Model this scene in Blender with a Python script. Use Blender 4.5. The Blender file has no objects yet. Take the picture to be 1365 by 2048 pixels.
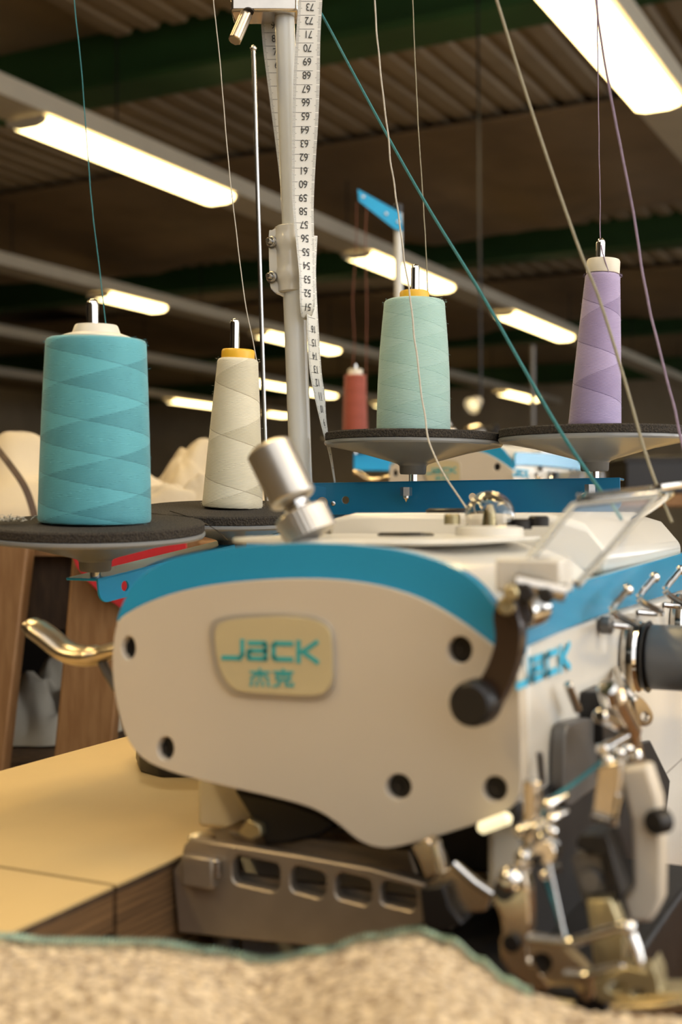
import bpy, bmesh, math, random
from mathutils import Vector, Matrix, noise
random.seed(7)
sc = bpy.context.scene
COL = sc.collection
PI = math.pi

# ------------------------------------------------------------------ camera, world, exposure
F = 2500.0                       # focal length in pixels of the 1365 x 2048 frame
CH = 0.90                        # camera height
cam_d = bpy.data.cameras.new('camera')
cam_d.sensor_fit = 'VERTICAL'; cam_d.sensor_height = 36.0
cam_d.lens = F / 2048.0 * 36.0
cam_d.clip_start = 0.02; cam_d.clip_end = 200
cam_d.dof.use_dof = True
cam_d.dof.focus_distance = 0.85
cam_d.dof.aperture_fstop = 8.0
cam = bpy.data.objects.new('camera', cam_d); COL.objects.link(cam)
cam.location = (0, 0, CH); cam.rotation_euler = (PI / 2, 0, 0)
sc.camera = cam
w = bpy.data.worlds.new('world'); sc.world = w; w.use_nodes = True
w.node_tree.nodes['Background'].inputs[0].default_value = (1.0, 0.9, 0.78, 1)
w.node_tree.nodes['Background'].inputs[1].default_value = 0.02
sc.view_settings.view_transform = 'Standard'; sc.view_settings.look = 'None'
sc.view_settings.exposure = -0.12; sc.view_settings.gamma = 1.0
sc.view_settings.use_curve_mapping = False
sc.cycles.max_bounces = 7; sc.cycles.diffuse_bounces = 3; sc.cycles.glossy_bounces = 3; sc.cycles.transmission_bounces = 6
sc.cycles.caustics_reflective = False; sc.cycles.caustics_refractive = False
WINDOW_W = 600.0                 # daylight through the right-hand windows
TUBE_W = 25.0                    # each tube light over the benches
TUBE_E = 9.0                     # brightness of the tubes themselves
WARM = (1.0, 0.72, 0.34)

# ------------------------------------------------------------------ frames
TH = math.radians(26.0)          # machine and bench axis
TR = math.radians(27.6)          # axis of the building
def W(v, u, z, t=TH):
    return Vector((v * math.cos(t) + u * math.sin(t), -v * math.sin(t) + u * math.cos(t), z))
UV = W(0, 1, 0); VV = W(1, 0, 0); ZV = Vector((0, 0, 1))
def P(px, py, d):
    return Vector(((px - 682.5) * d / F, d, CH - (py - 1024.0) * d / F))
def pu(px, py, u):               # point of the sight line on the plane u = const
    k = (px - 682.5) / F
    return P(px, py, u / (k * math.sin(TH) + math.cos(TH)))
def pv(px, py, v):               # ... on the plane v = const
    k = (px - 682.5) / F
    return P(px, py, v / (k * math.cos(TH) - math.sin(TH)))
def pz(px, py, z):               # ... on a level plane
    return P(px, py, (CH - z) * F / (py - 1024.0))

# ------------------------------------------------------------------ materials
MATS = {}
def mat(name, col, rough=0.5, metal=0.0, var=0.0, vscale=8.0, bump=0.0, bscale=60.0, coat=0.0,
        emit=None, estr=0.0, trans=0.0, ior=1.45, sheen=0.0, stretch=None, col2=None, spec=0.5, detail=4.0):
    m = bpy.data.materials.new(name); m.use_nodes = True
    nt = m.node_tree; b = nt.nodes['Principled BSDF']
    b.inputs['Base Color'].default_value = (*col, 1)
    b.inputs['Roughness'].default_value = rough
    b.inputs['Metallic'].default_value = metal
    b.inputs['Coat Weight'].default_value = coat
    b.inputs['Coat Roughness'].default_value = 0.12
    b.inputs['Transmission Weight'].default_value = trans
    b.inputs['IOR'].default_value = ior
    b.inputs['Sheen Weight'].default_value = sheen
    b.inputs['Specular IOR Level'].default_value = spec
    if emit:
        b.inputs['Emission Color'].default_value = (*emit, 1); b.inputs['Emission Strength'].default_value = estr
    tc = nt.nodes.new('ShaderNodeTexCoord'); src = tc.outputs['Object']
    if stretch:
        mp = nt.nodes.new('ShaderNodeMapping'); mp.inputs['Scale'].default_value = stretch
        nt.links.new(src, mp.inputs['Vector']); src = mp.outputs['Vector']
    if var or col2:
        n = nt.nodes.new('ShaderNodeTexNoise'); n.inputs['Scale'].default_value = vscale; n.inputs['Detail'].default_value = detail
        nt.links.new(src, n.inputs['Vector'])
        r = nt.nodes.new('ShaderNodeValToRGB')
        r.color_ramp.elements[0].position = 0.35; r.color_ramp.elements[1].position = 0.65
        lo = tuple(max(0, c * (1 - var)) for c in col) if not col2 else col
        hi = tuple(min(1, c * (1 + var)) for c in col) if not col2 else col2
        r.color_ramp.elements[0].color = (*lo, 1); r.color_ramp.elements[1].color = (*hi, 1)
        nt.links.new(n.outputs['Fac'], r.inputs['Fac']); nt.links.new(r.outputs['Color'], b.inputs['Base Color'])
    if bump:
        n2 = nt.nodes.new('ShaderNodeTexNoise'); n2.inputs['Scale'].default_value = bscale; n2.inputs['Detail'].default_value = 3
        nt.links.new(src, n2.inputs['Vector'])
        bp = nt.nodes.new('ShaderNodeBump'); bp.inputs['Strength'].default_value = bump; bp.inputs['Distance'].default_value = 0.002
        nt.links.new(n2.outputs['Fac'], bp.inputs['Height']); nt.links.new(bp.outputs['Normal'], b.inputs['Normal'])
    MATS[name] = m
    return m

def cone_mat(name, ca, cb, line, pitch, n1=1.0, n2=1.0, fine=1500.0, band=0.5, skew=0.93):
    """thread wound in crossing layers on a cone"""
    m = bpy.data.materials.new(name); m.use_nodes = True; nt = m.node_tree; b = nt.nodes['Principled BSDF']
    b.inputs['Roughness'].default_value = 0.62; b.inputs['Sheen Weight'].default_value = 0.25
    tc = nt.nodes.new('ShaderNodeTexCoord'); sp = nt.nodes.new('ShaderNodeSeparateXYZ'); nt.links.new(tc.outputs['Object'], sp.inputs[0])
    def mt(op, a, bb=None, c=None):
        n = nt.nodes.new('ShaderNodeMath'); n.operation = op
        for i, x in enumerate((a, bb, c)):
            if x is None: continue
            if isinstance(x, (int, float)): n.inputs[i].default_value = x
            else: nt.links.new(x, n.inputs[i])
        return n.outputs[0]
    ang = mt('DIVIDE', mt('ARCTAN2', sp.outputs['Y'], sp.outputs['X']), 2 * PI)
    zz = mt('DIVIDE', sp.outputs['Z'], pitch)
    A = mt('FRACT', mt('ADD', zz, mt('MULTIPLY', ang, n1)))
    B = mt('FRACT', mt('ADD', mt('SUBTRACT', mt('MULTIPLY', zz, skew), mt('MULTIPLY', ang, n2)), 0.37))
    x = mt('ABSOLUTE', mt('SUBTRACT', mt('GREATER_THAN', A, 0.52), mt('GREATER_THAN', B, 0.45)))
    nz = nt.nodes.new('ShaderNodeTexNoise'); nz.inputs['Scale'].default_value = 90; nt.links.new(tc.outputs['Object'], nz.inputs['Vector'])
    f1 = mt('SINE', mt('ADD', mt('MULTIPLY', sp.outputs['Z'], fine * 2 * PI * 0.72), mt('MULTIPLY', ang, 2 * PI * 17)))
    f2 = mt('SINE', mt('SUBTRACT', mt('MULTIPLY', sp.outputs['Z'], fine * 2 * PI * 0.72), mt('MULTIPLY', ang, 2 * PI * 17)))
    fl = mt('ADD', mt('MULTIPLY', f1, x), mt('MULTIPLY', f2, mt('SUBTRACT', 1.0, x)))
    fac = mt('ADD', mt('MULTIPLY', mt('ADD', mt('MULTIPLY', A, 0.55), mt('MULTIPLY', mt('SUBTRACT', 1.0, B), 0.55)), band), mt('ADD', mt('MULTIPLY', fl, 0.09), mt('MULTIPLY', nz.outputs['Fac'], 0.40)))
    mix = nt.nodes.new('ShaderNodeMix'); mix.data_type = 'RGBA'
    mix.inputs['A'].default_value = (*ca, 1); mix.inputs['B'].default_value = (*cb, 1); nt.links.new(fac, mix.inputs['Factor'])  # band tones put the winding's sheen differences into the colour
    ln = mt('MAXIMUM', mt('LESS_THAN', A, 0.018), mt('MULTIPLY', mt('LESS_THAN', B, 0.016), 0.5))
    mix2 = nt.nodes.new('ShaderNodeMix'); mix2.data_type = 'RGBA'; mix2.inputs['B'].default_value = (*line, 1)
    nt.links.new(mix.outputs['Result'], mix2.inputs['A']); nt.links.new(mt('MULTIPLY', ln, 0.8), mix2.inputs['Factor'])
    nt.links.new(mix2.outputs['Result'], b.inputs['Base Color'])
    bp = nt.nodes.new('ShaderNodeBump'); bp.inputs['Strength'].default_value = 0.22; bp.inputs['Distance'].default_value = 0.0005
    nt.links.new(mt('SUBTRACT', fl, mt('MULTIPLY', ln, 2.0)), bp.inputs['Height']); nt.links.new(bp.outputs['Normal'], b.inputs['Normal'])
    return m

mat('cream_paint', (0.76, 0.72, 0.64), 0.28, coat=0.25, var=0.02, vscale=20, bump=0.04, bscale=300)
mat('cream_paint_dim', (0.64, 0.555, 0.435), 0.38, coat=0.1, var=0.02, vscale=15, bump=0.05, bscale=400)  # the cream paint darkened and warmed: the cover's dimmer light in the colour
mat('blue_paint', (0.03, 0.32, 0.56), 0.22, coat=0.4, var=0.05, vscale=10)
mat('blue_arm_shaded', (0.004, 0.17, 0.36), 0.35, coat=0.3, var=0.04, vscale=30, bump=0.03, bscale=500)  # arm blue darkened: shade on the right arm's face put into the colour
mat('blue_arm_lit', (0.02, 0.40, 0.78), 0.45, coat=0.0, var=0.04, vscale=30, bump=0.03, bscale=500)  # same blue with the left arm's light put into the colour
mat('logo_blue', (0.05, 0.45, 0.68), 0.5, var=0.05, vscale=60)
mat('logo_teal', (0.05, 0.40, 0.40), 0.5, var=0.05, vscale=60)
mat('badge_resin', (0.60, 0.50, 0.29), 0.12, coat=0.8, var=0.02)
mat('badge_frame', (0.50, 0.45, 0.38), 0.3, metal=0.3, var=0.03)
mat('black_plastic', (0.012, 0.010, 0.009), 0.38, var=0.1, bump=0.02)
mat('brown_black', (0.035, 0.018, 0.010), 0.32, var=0.1, coat=0.2)
mat('chrome', (0.78, 0.75, 0.70), 0.10, 1.0, var=0.03, vscale=40)
mat('satin_chrome', (0.62, 0.56, 0.48), 0.24, 1.0, var=0.06, vscale=60, bump=0.02, bscale=200)
mat('lever_metal', (0.55, 0.46, 0.34), 0.30, 1.0, var=0.06, vscale=60)
mat('steel', (0.60, 0.58, 0.55), 0.22, 1.0, var=0.05, vscale=80)
mat('tan_metal', (0.78, 0.64, 0.47), 0.24, 0.95, var=0.08, vscale=60)
mat('brass_metal', (0.50, 0.42, 0.24), 0.35, 0.8, var=0.1, vscale=60)
mat('aluminium', (0.40, 0.33, 0.25), 0.42, 0.75, var=0.06, vscale=60, bump=0.05, bscale=500)
mat('dark_metal', (0.03, 0.027, 0.025), 0.45, 0.6, var=0.2, vscale=50)
mat('grey_metal', (0.16, 0.15, 0.14), 0.4, 0.6, var=0.1, vscale=50)
mat('knurl_steel', (0.58, 0.53, 0.46), 0.35, 0.9, var=0.05, vscale=60)
mat('dial_grey', (0.16, 0.16, 0.16), 0.42, 0.3, var=0.04, vscale=30)
mat('clear_acrylic', (0.96, 0.95, 0.92), 0.03, trans=1.0, ior=1.42, var=0.01)
mat('acrylic_edge', (0.78, 0.74, 0.64), 0.15, trans=0.55, ior=1.3, var=0.02)
mat('dome_glass', (0.90, 0.88, 0.84), 0.02, trans=1.0, ior=1.4, var=0.01)
mat('led', (1, 0.9, 0.6), 0.4, emit=(1.0, 0.85, 0.5), estr=1.1, var=0.02)
mat('laminate', (0.64, 0.455, 0.205), 0.42, var=0.02, vscale=30, bump=0.03, bscale=700)
mat('ply_edge', (0.17, 0.09, 0.035), 0.7, var=0.35, vscale=6, stretch=(3, 3, 120), bump=0.2, bscale=60)
mat('wood_leg', (0.20, 0.095, 0.032), 0.62, col2=(0.25, 0.13, 0.05), vscale=10, stretch=(14, 14, 2), bump=0.1, bscale=40)
mat('wood_dark', (0.07, 0.04, 0.02), 0.7, var=0.3, vscale=10, stretch=(10, 10, 2))
mat('white_post', (0.66, 0.66, 0.62), 0.28, coat=0.3, var=0.02, vscale=40, bump=0.02, bscale=300)
mat('clamp_paint', (0.62, 0.58, 0.49), 0.25, coat=0.5, var=0.02, bump=0.05, bscale=150)
mat('foam', (0.022, 0.019, 0.016), 0.95, col2=(0.060, 0.048, 0.036), vscale=900, bump=1.0, bscale=900, detail=2)
mat('saucer_grey', (0.23, 0.235, 0.235), 0.28, coat=0.3, var=0.02, vscale=40)
mat('hub_grey', (0.15, 0.15, 0.145), 0.45, var=0.04, vscale=40)
mat('core_white', (0.72, 0.66, 0.54), 0.4, var=0.02, vscale=60)
mat('core_yellow', (0.80, 0.44, 0.03), 0.35, var=0.03, vscale=60)
mat('tape_white', (0.74, 0.72, 0.66), 0.45, var=0.02, vscale=60)
mat('tape_ink', (0.03, 0.03, 0.03), 0.6, var=0.02)
mat('thread_white', (0.50, 0.46, 0.39), 0.8, var=0.1, vscale=300)
mat('thread_beige', (0.30, 0.27, 0.19), 0.8, var=0.1, vscale=300)
mat('thread_stitch', (0.42, 0.56, 0.46), 0.9, var=0.2, vscale=300)
mat('thread_teal', (0.035, 0.17, 0.18), 0.8, var=0.1, vscale=300)
mat('thread_lilac', (0.24, 0.18, 0.25), 0.8, var=0.1, vscale=300)
mat('thread_rust', (0.20, 0.07, 0.04), 0.8, var=0.1, vscale=300)
mat('fabric_beige', (0.22, 0.13, 0.05), 0.95, col2=(0.84, 0.67, 0.44), vscale=300, bump=1.0, bscale=420, sheen=0.3, detail=5)
mat('cloth_cream', (0.56, 0.47, 0.33), 0.9, var=0.06, vscale=12, bump=0.15, bscale=200, sheen=0.2)
mat('cloth_grey', (0.42, 0.38, 0.30), 0.9, var=0.1, vscale=15, bump=0.15, bscale=200)
mat('cloth_red', (0.42, 0.012, 0.016), 0.9, var=0.1, vscale=40, bump=0.3, bscale=600, sheen=0.2)
mat('beam_green', (0.028, 0.080, 0.020), 0.6, var=0.1, vscale=3)
mat('ceiling_deck', (0.30, 0.225, 0.14), 0.8, var=0.12, vscale=2)
mat('drape', (0.22, 0.145, 0.075), 0.95, var=0.12, vscale=2, bump=0.2, bscale=30)
mat('trunking', (0.56, 0.49, 0.37), 0.5, var=0.04, vscale=4)
mat('tube_light', (1, 0.9, 0.6), 0.4, emit=(1.0, 0.76, 0.34), estr=TUBE_E, var=0.01)
mat('wall_tan', (0.52, 0.43, 0.30), 0.9, var=0.08, vscale=1.5, bump=0.1, bscale=20)
mat('wall_plain', (0.16, 0.14, 0.11), 0.9, var=0.05, vscale=1.5)
mat('floor_dark', (0.26, 0.22, 0.17), 0.7, var=0.2, vscale=3)
mat('window_frame', (0.6, 0.6, 0.58), 0.5, var=0.03)
mat('pane_glass', (0.8, 0.9, 1.0), 0.1, emit=(0.95, 0.97, 1.0), estr=4.5, var=0.01)
mat('red_dark', (0.25, 0.02, 0.02), 0.6, var=0.1)

# ------------------------------------------------------------------ object helpers
WM = {}                          # world matrix of every object, as meshes are written in world space
def tag(o, label=None, cat=None, group=None, kind=None):
    if label: o['label'] = label
    if cat: o['category'] = cat
    if group: o['group'] = group
    if kind: o['kind'] = kind
    return o
def thing(name, loc, label, cat, group=None, kind=None, rotz=0.0, rot=None):
    e = bpy.data.objects.new(name, None); COL.objects.link(e)
    e.empty_display_size = 0.02
    e.location = loc; e.rotation_euler = rot if rot else (0, 0, rotz)
    WM[e] = Matrix.LocRotScale(Vector(loc), e.rotation_euler, None)
    return tag(e, label, cat, group, kind)
def link(name, me, m, parent=None, local=False, smooth=True, bevel=0.0, seg=2, ang=40):
    """me: mesh in world space (or in the thing's own space when local)"""
    o = bpy.data.objects.new(name, me); COL.objects.link(o)
    if m and not me.materials: me.materials.append(MATS[m] if isinstance(m, str) else m)
    if parent:
        if not local: me.transform(WM[parent].inverted())
        o.parent = parent; WM[o] = WM[parent]
    else:
        WM[o] = Matrix.Identity(4)
        if not local and len(me.vertices):      # put the origin at the base
            lo = Vector((min(v.co.x for v in me.vertices) + max(v.co.x for v in me.vertices),
                         min(v.co.y for v in me.vertices) + max(v.co.y for v in me.vertices), 0)) / 2
            lo.z = min(v.co.z for v in me.vertices)
            me.transform(Matrix.Translation(-lo)); o.location = lo; WM[o] = Matrix.Translation(lo)
    if smooth:
        for p in me.polygons: p.use_smooth = True
    if bevel > 0:
        md = o.modifiers.new('bevel', 'BEVEL'); md.width = bevel; md.segments = seg
        md.limit_method = 'ANGLE'; md.angle_limit = math.radians(ang)
    if smooth:
        try: me.set_sharp_from_angle(angle=math.radians(38))
        except Exception: pass
    return o
def to_mesh(bm, name):
    bmesh.ops.recalc_face_normals(bm, faces=bm.faces)
    me = bpy.data.meshes.new(name); bm.to_mesh(me); bm.free(); return me
def bm_box(bm, a, b, c0=Vector((0, 0, 0)), fr=None):
    """box spanning a..b in frame fr (3 axes) from origin c0"""
    ax = fr or (Vector((1, 0, 0)), Vector((0, 1, 0)), ZV)
    vs = []
    for i in (0, 1):
        for j in (0, 1):
            for k in (0, 1):
                q = (a[0] if not i else b[0], a[1] if not j else b[1], a[2] if not k else b[2])
                vs.append(bm.verts.new(c0 + ax[0] * q[0] + ax[1] * q[1] + ax[2] * q[2]))
    for f in ((0, 1, 3, 2), (4, 6, 7, 5), (0, 4, 5, 1), (2, 3, 7, 6), (0, 2, 6, 4), (1, 5, 7, 3)):
        bm.faces.new([vs[i] for i in f])
def box(name, a, b, m, parent=None, c0=Vector((0, 0, 0)), fr=None, bevel=0.0, **k):
    bm = bmesh.new(); bm_box(bm, a, b, c0, fr)
    return link(name, to_mesh(bm, name), m, parent, bevel=bevel, smooth=bevel > 0, **k)
MF = (VV, UV, ZV)                # bench frame (v, u, z)
RV, RU = W(1, 0, 0, TR), W(0, 1, 0, TR)
RF = (RV, RU, ZV)                # building frame
def bm_prism(bm, pts, vec, holes=()):
    loops = [pts] + list(holes); edges = []; n0 = len(bm.verts)
    for lp in loops:
        vs = [bm.verts.new(Vector(p)) for p in lp]
        for i in range(len(vs)): edges.append(bm.edges.new((vs[i], vs[(i + 1) % len(vs)])))
    a, b_, c = Vector(pts[0]), Vector(pts[len(pts) // 3]), Vector(pts[2 * len(pts) // 3])
    nrm = (b_ - a).cross(c - a).normalized()
    r = bmesh.ops.triangle_fill(bm, use_beauty=True, use_dissolve=False, edges=edges, normal=nrm)
    faces = [g for g in r['geom'] if isinstance(g, bmesh.types.BMFace)]
    ex = bmesh.ops.extrude_face_region(bm, geom=faces)
    for g in ex['geom']:
        if isinstance(g, bmesh.types.BMVert): g.co += Vector(vec)
def prism(name, pts, vec, m, parent=None, holes=(), bevel=0.0, **k):
    bm = bmesh.new(); bm_prism(bm, pts, vec, holes)
    return link(name, to_mesh(bm, name), m, parent, bevel=bevel, **k)
def smooth_path(pts, n=6, closed=False):
    pts = [Vector(p) for p in pts]; out = []; L = len(pts)
    rng = range(L) if closed else range(L - 1)
    for i in rng:
        p0 = pts[(i - 1) % L] if closed or i > 0 else pts[0]
        p1 = pts[i]; p2 = pts[(i + 1) % L]
        p3 = pts[(i + 2) % L] if closed or i + 2 < L else pts[-1]
        for j in range(n):
            t = j / n
            out.append(0.5 * ((2 * p1) + (p2 - p0) * t + (2 * p0 - 5 * p1 + 4 * p2 - p3) * t * t + (3 * p1 - p0 - 3 * p2 + p3) * t ** 3))
    if not closed: out.append(pts[-1].copy())
    return out
def bm_tube(bm, pts, r, seg=10, caps=True, flat=1.0, up=None):
    pts = [Vector(p) for p in pts]; n = len(pts)
    rs = r if isinstance(r, (list, tuple)) else [r] * n
    if len(rs) != n: rs = [rs[0] + (rs[-1] - rs[0]) * i / (n - 1) for i in range(n)] if len(rs) == 2 else rs
    t0 = (pts[1] - pts[0]).normalized()
    nrm = Vector(up) if up else (Vector((0, 0, 1)) if abs(t0.z) < 0.9 else Vector((1, 0, 0)))
    nrm = (nrm - t0 * nrm.dot(t0)).normalized(); rings = []
    for i in range(n):
        t = (pts[min(i + 1, n - 1)] - pts[max(i - 1, 0)]).normalized()
        nrm = (nrm - t * nrm.dot(t)).normalized(); bn = t.cross(nrm)
        rings.append([bm.verts.new(pts[i] + (nrm * math.cos(2 * PI * j / seg) * flat + bn * math.sin(2 * PI * j / seg)) * rs[i]) for j in range(seg)])
    for i in range(n - 1):
        for j in range(seg):
            bm.faces.new((rings[i][j], rings[i][(j + 1) % seg], rings[i + 1][(j + 1) % seg], rings[i + 1][j]))
    if caps: bm.faces.new(rings[0][::-1]); bm.faces.new(rings[-1])
def tube(name, pts, r, m, parent=None, seg=10, smoothn=0, flat=1.0, up=None, **k):
    if smoothn: pts = smooth_path(pts, smoothn)
    bm = bmesh.new(); bm_tube(bm, pts, r, seg, True, flat, up)
    return link(name, to_mesh(bm, name), m, parent, **k)
def bm_lathe(bm, prof, base=Vector((0, 0, 0)), axis=ZV, seg=48, rfun=None, caps=True):
    axis = Vector(axis).normalized(); x = axis.orthogonal().normalized(); y = axis.cross(x); rings = []
    if abs(axis.z) > 0.99: x = Vector((1, 0, 0)); x = (x - axis * x.dot(axis)).normalized(); y = axis.cross(x)
    for i, (r, h) in enumerate(prof):
        c = Vector(base) + axis * h
        if r < 1e-6: rings.append([bm.verts.new(c)])
        else: rings.append([bm.verts.new(c + (x * math.cos(2 * PI * j / seg) + y * math.sin(2 * PI * j / seg)) * (r * (rfun(i, j) if rfun else 1))) for j in range(seg)])
    for a, b in zip(rings, rings[1:]):
        for j in range(seg):
            k = (j + 1) % seg
            if len(a) == 1 and len(b) == 1: continue
            if len(a) == 1: bm.faces.new((a[0], b[j], b[k]))
            elif len(b) == 1: bm.faces.new((a[j], a[k], b[0]))
            else: bm.faces.new((a[j], a[k], b[k], b[j]))
    if not caps:
        for j in range(seg): bm.faces.new((rings[0][j], rings[-1][j], rings[-1][(j + 1) % seg], rings[0][(j + 1) % seg]))
        return
    if len(rings[0]) > 1: bm.faces.new(rings[0][::-1])
    if len(rings[-1]) > 1: bm.faces.new(rings[-1])
def lathe(name, prof, m, parent=None, base=Vector((0, 0, 0)), axis=ZV, seg=48, rfun=None, caps=True, **k):
    bm = bmesh.new(); bm_lathe(bm, prof, base, axis, seg, rfun, caps)
    return link(name, to_mesh(bm, name), m, parent, **k)
def rod(name, a, b, r, m, parent=None, seg=20, ch=0.0, **k):
    a, b = Vector(a), Vector(b); L = (b - a).length; c = ch or r * 0.25
    return lathe(name, [(r - c, 0), (r, c), (r, L - c), (r - c, L)], m, parent, a, b - a, seg, **k)
def circle_px(cx, cy, rx, ry, fn, arg, n=20):
    return [fn(cx + rx * math.cos(2 * PI * i / n), cy + ry * math.sin(2 * PI * i / n), arg) for i in range(n)]
def copy_tree(o, parent=None):
    c = o.copy(); COL.objects.link(c); WM[c] = WM.get(o, Matrix.Identity(4))
    if parent: c.parent = parent
    for ch in list(o.children): copy_tree(ch, c)
    return c
def sphere_prof(r, n=10, a0=-PI / 2, a1=PI / 2):
    return [(max(0, r * math.cos(a0 + (a1 - a0) * i / n)), r * math.sin(a0 + (a1 - a0) * i / n)) for i in range(n + 1)]

# lettering: strokes on a unit grid, each letter 0..1 wide, 0..1 high
LET = {'J': [[(0.95, 1), (0.95, 0.28), (0.82, 0.1), (0.0, 0.1)]],
       'a': [[(0.12, 0.9), (0.85, 0.9), (0.9, 0.8), (0.9, 0.1), (0.12, 0.1), (0.08, 0.2), (0.08, 0.42), (0.15, 0.5), (0.9, 0.5)]],
       'C': [[(0.95, 0.9), (0.2, 0.9), (0.1, 0.8), (0.1, 0.2), (0.2, 0.1), (0.95, 0.1)]],
       'K': [[(0.1, 1.0), (0.1, 0.0)], [(0.95, 1.0), (0.3, 0.5), (0.98, 0.0)]],
       'jie': [[(0.05, 0.80), (0.95, 0.80)], [(0.5, 1.0), (0.5, 0.38)], [(0.47, 0.78), (0.08, 0.42)], [(0.53, 0.78), (0.92, 0.42)],
               [(0.12, 0.25), (0.06, 0.02)], [(0.37, 0.25), (0.35, 0.02)], [(0.62, 0.25), (0.65, 0.02)], [(0.88, 0.25), (0.95, 0.02)]],
       'ke': [[(0.05, 0.84), (0.95, 0.84)], [(0.5, 1.0), (0.5, 0.68)], [(0.18, 0.66), (0.82, 0.66), (0.82, 0.4), (0.18, 0.4), (0.18, 0.66)],
              [(0.36, 0.38), (0.3, 0.12), (0.05, 0.0)], [(0.64, 0.38), (0.64, 0.08), (0.95, 0.06), (0.95, 0.2)]]}
def bm_letter(bm, key, org, ex, ey, wdt, vec):
    for st in LET[key]:
        pts = [org + ex * x + ey * y for x, y in st]
        for a, b in zip(pts, pts[1:]):
            d = (b - a); L = d.length
            if L < 1e-7: continue
            d /= L; n = d.cross(vec).normalized(); h = wdt / 2
            a2, b2 = a - d * h * 0.8, b + d * h * 0.8
            bm_box(bm, (0, -h, 0), (1, h, 1), a2, (b2 - a2, n, vec))

# ------------------------------------------------------------------ the building
UMIN, UMAX, VMIN, VMAX = -5.0, 27.0, -21.0, 4.4
ZC = 3.62
def rbox(name, a, b, m, label, **k):
    o = box(name, a, b, m, None, fr=RF, **k); return tag(o, label, None, None, 'structure')
rbox('floor', (VMIN, UMIN, -0.1), (VMAX, UMAX, 0), 'floor_dark', 'dark worn workshop floor')
rbox('wall_back', (VMIN, UMAX, 0), (VMAX, UMAX + 0.15, 4.2), 'wall_tan', 'plain tan wall at the far end of the hall')
rbox('wall_left', (VMIN - 0.15, UMIN, 0), (VMIN, UMAX, 4.2), 'wall_tan', 'plain tan wall on the left side of the hall')
rbox('wall_front', (VMIN, UMIN - 0.15, 0), (VMAX, UMIN, 4.2), 'wall_plain', 'plain wall behind the camera')
# right wall with window openings
bm = bmesh.new()
wins = [(0.3, 2.9), (3.5, 6.1), (9.9, 12.5), (13.1, 15.7), (16.3, 18.9), (19.5, 22.1)]  # the far ones are unseen, added to reflect as sheen on the flank
us = [UMIN] + [x for q in wins for x in q] + [UMAX]
for i in range(0, len(us), 2): bm_box(bm, (VMAX, us[i], 0), (VMAX + 0.2, us[i + 1], 4.2), fr=RF)
for a, b in wins:
    bm_box(bm, (VMAX, a, 0), (VMAX + 0.2, b, 0.95), fr=RF); bm_box(bm, (VMAX, a, 2.75), (VMAX + 0.2, b, 4.2), fr=RF)
tag(link('wall_right', to_mesh(bm, 'wall_right'), 'wall_plain', smooth=False), 'plain wall with windows to the right of the camera', kind='structure')
for n, (a, b) in enumerate(wins):
    r = thing('window_%d' % (n + 1), W(VMAX, (a + b) / 2, 0.95, TR), 'tall bright window in the right wall, %s' % (['beside the bench', 'second from the bench', 'third, added to reflect in the machine', 'fourth, added to reflect in the machine', 'fifth, added to reflect in the machine', 'farthest, added to reflect in the machine'][n]), None, kind='structure')
    bm = bmesh.new()
    for q in ((a, 0.95, a + 0.06, 2.75), (b - 0.06, 0.95, b, 2.75), (a, 0.95, b, 1.01), (a, 2.69, b, 2.75), ((a + b) / 2 - 0.03, 0.95, (a + b) / 2 + 0.03, 2.75)):
        bm_box(bm, (VMAX + 0.02, q[0], q[1]), (VMAX + 0.10, q[2], q[3]), fr=RF)
    link('window_frame', to_mesh(bm, 'window_frame'), 'window_frame', r, smooth=False)
    for k in range(2):
        m0 = a + 0.06 + k * (b - a) / 2; box('pane', (VMAX + 0.06, m0, 1.01), (VMAX + 0.07, m0 + (b - a) / 2 - 0.09, 2.69), 'pane_glass', r, fr=RF)
    if n > 1: continue
    ld = bpy.data.lights.new('window_daylight', 'AREA'); ld.shape = 'RECTANGLE'; ld.size = b - a - 0.2; ld.size_y = 1.6
    ld.energy = WINDOW_W; ld.color = (0.95, 0.97, 1.0)
    lo = bpy.data.objects.new('window_daylight', ld); COL.objects.link(lo)
    lo.matrix_world = Matrix.Translation(W(VMAX - 0.03, (a + b) / 2, 1.85, TR)) @ Matrix((RU.to_4d(), ZV.to_4d(), RV.to_4d(), (0, 0, 0, 1))).transposed()
# roof slab, beams, deck strips, drapes
roof = rbox('ceiling', (VMIN, UMIN, ZC + 0.25), (VMAX, UMAX, ZC + 0.4), 'ceiling_deck', 'dark ribbed workshop ceiling high above the benches')
strip_mesh = {}
BEAMS = [0.2, 6.2, 12.2, 18.2, 24.2]
for i, u0 in enumerate(BEAMS):
    bm = bmesh.new()
    bm_box(bm, (VMIN, u0 - 0.02, ZC - 0.10), (VMAX, u0 + 0.02, ZC + 0.45), fr=RF)
    bm_box(bm, (VMIN, u0 - 0.16, ZC - 0.14), (VMAX, u0 + 0.16, ZC - 0.10), fr=RF)
    bm_box(bm, (VMIN, u0 - 0.16, ZC + 0.41), (VMAX, u0 + 0.16, ZC + 0.45), fr=RF)
    tag(link('ceiling_beam', to_mesh(bm, 'ceiling_beam'), 'beam_green', smooth=False),
        'dark green steel roof beam, ' + ['overhead behind the picture', 'nearest of the beams in view', 'second of the beams from the front', 'third of the beams from the front', 'farthest of the beams'][i], kind='structure')
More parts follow.
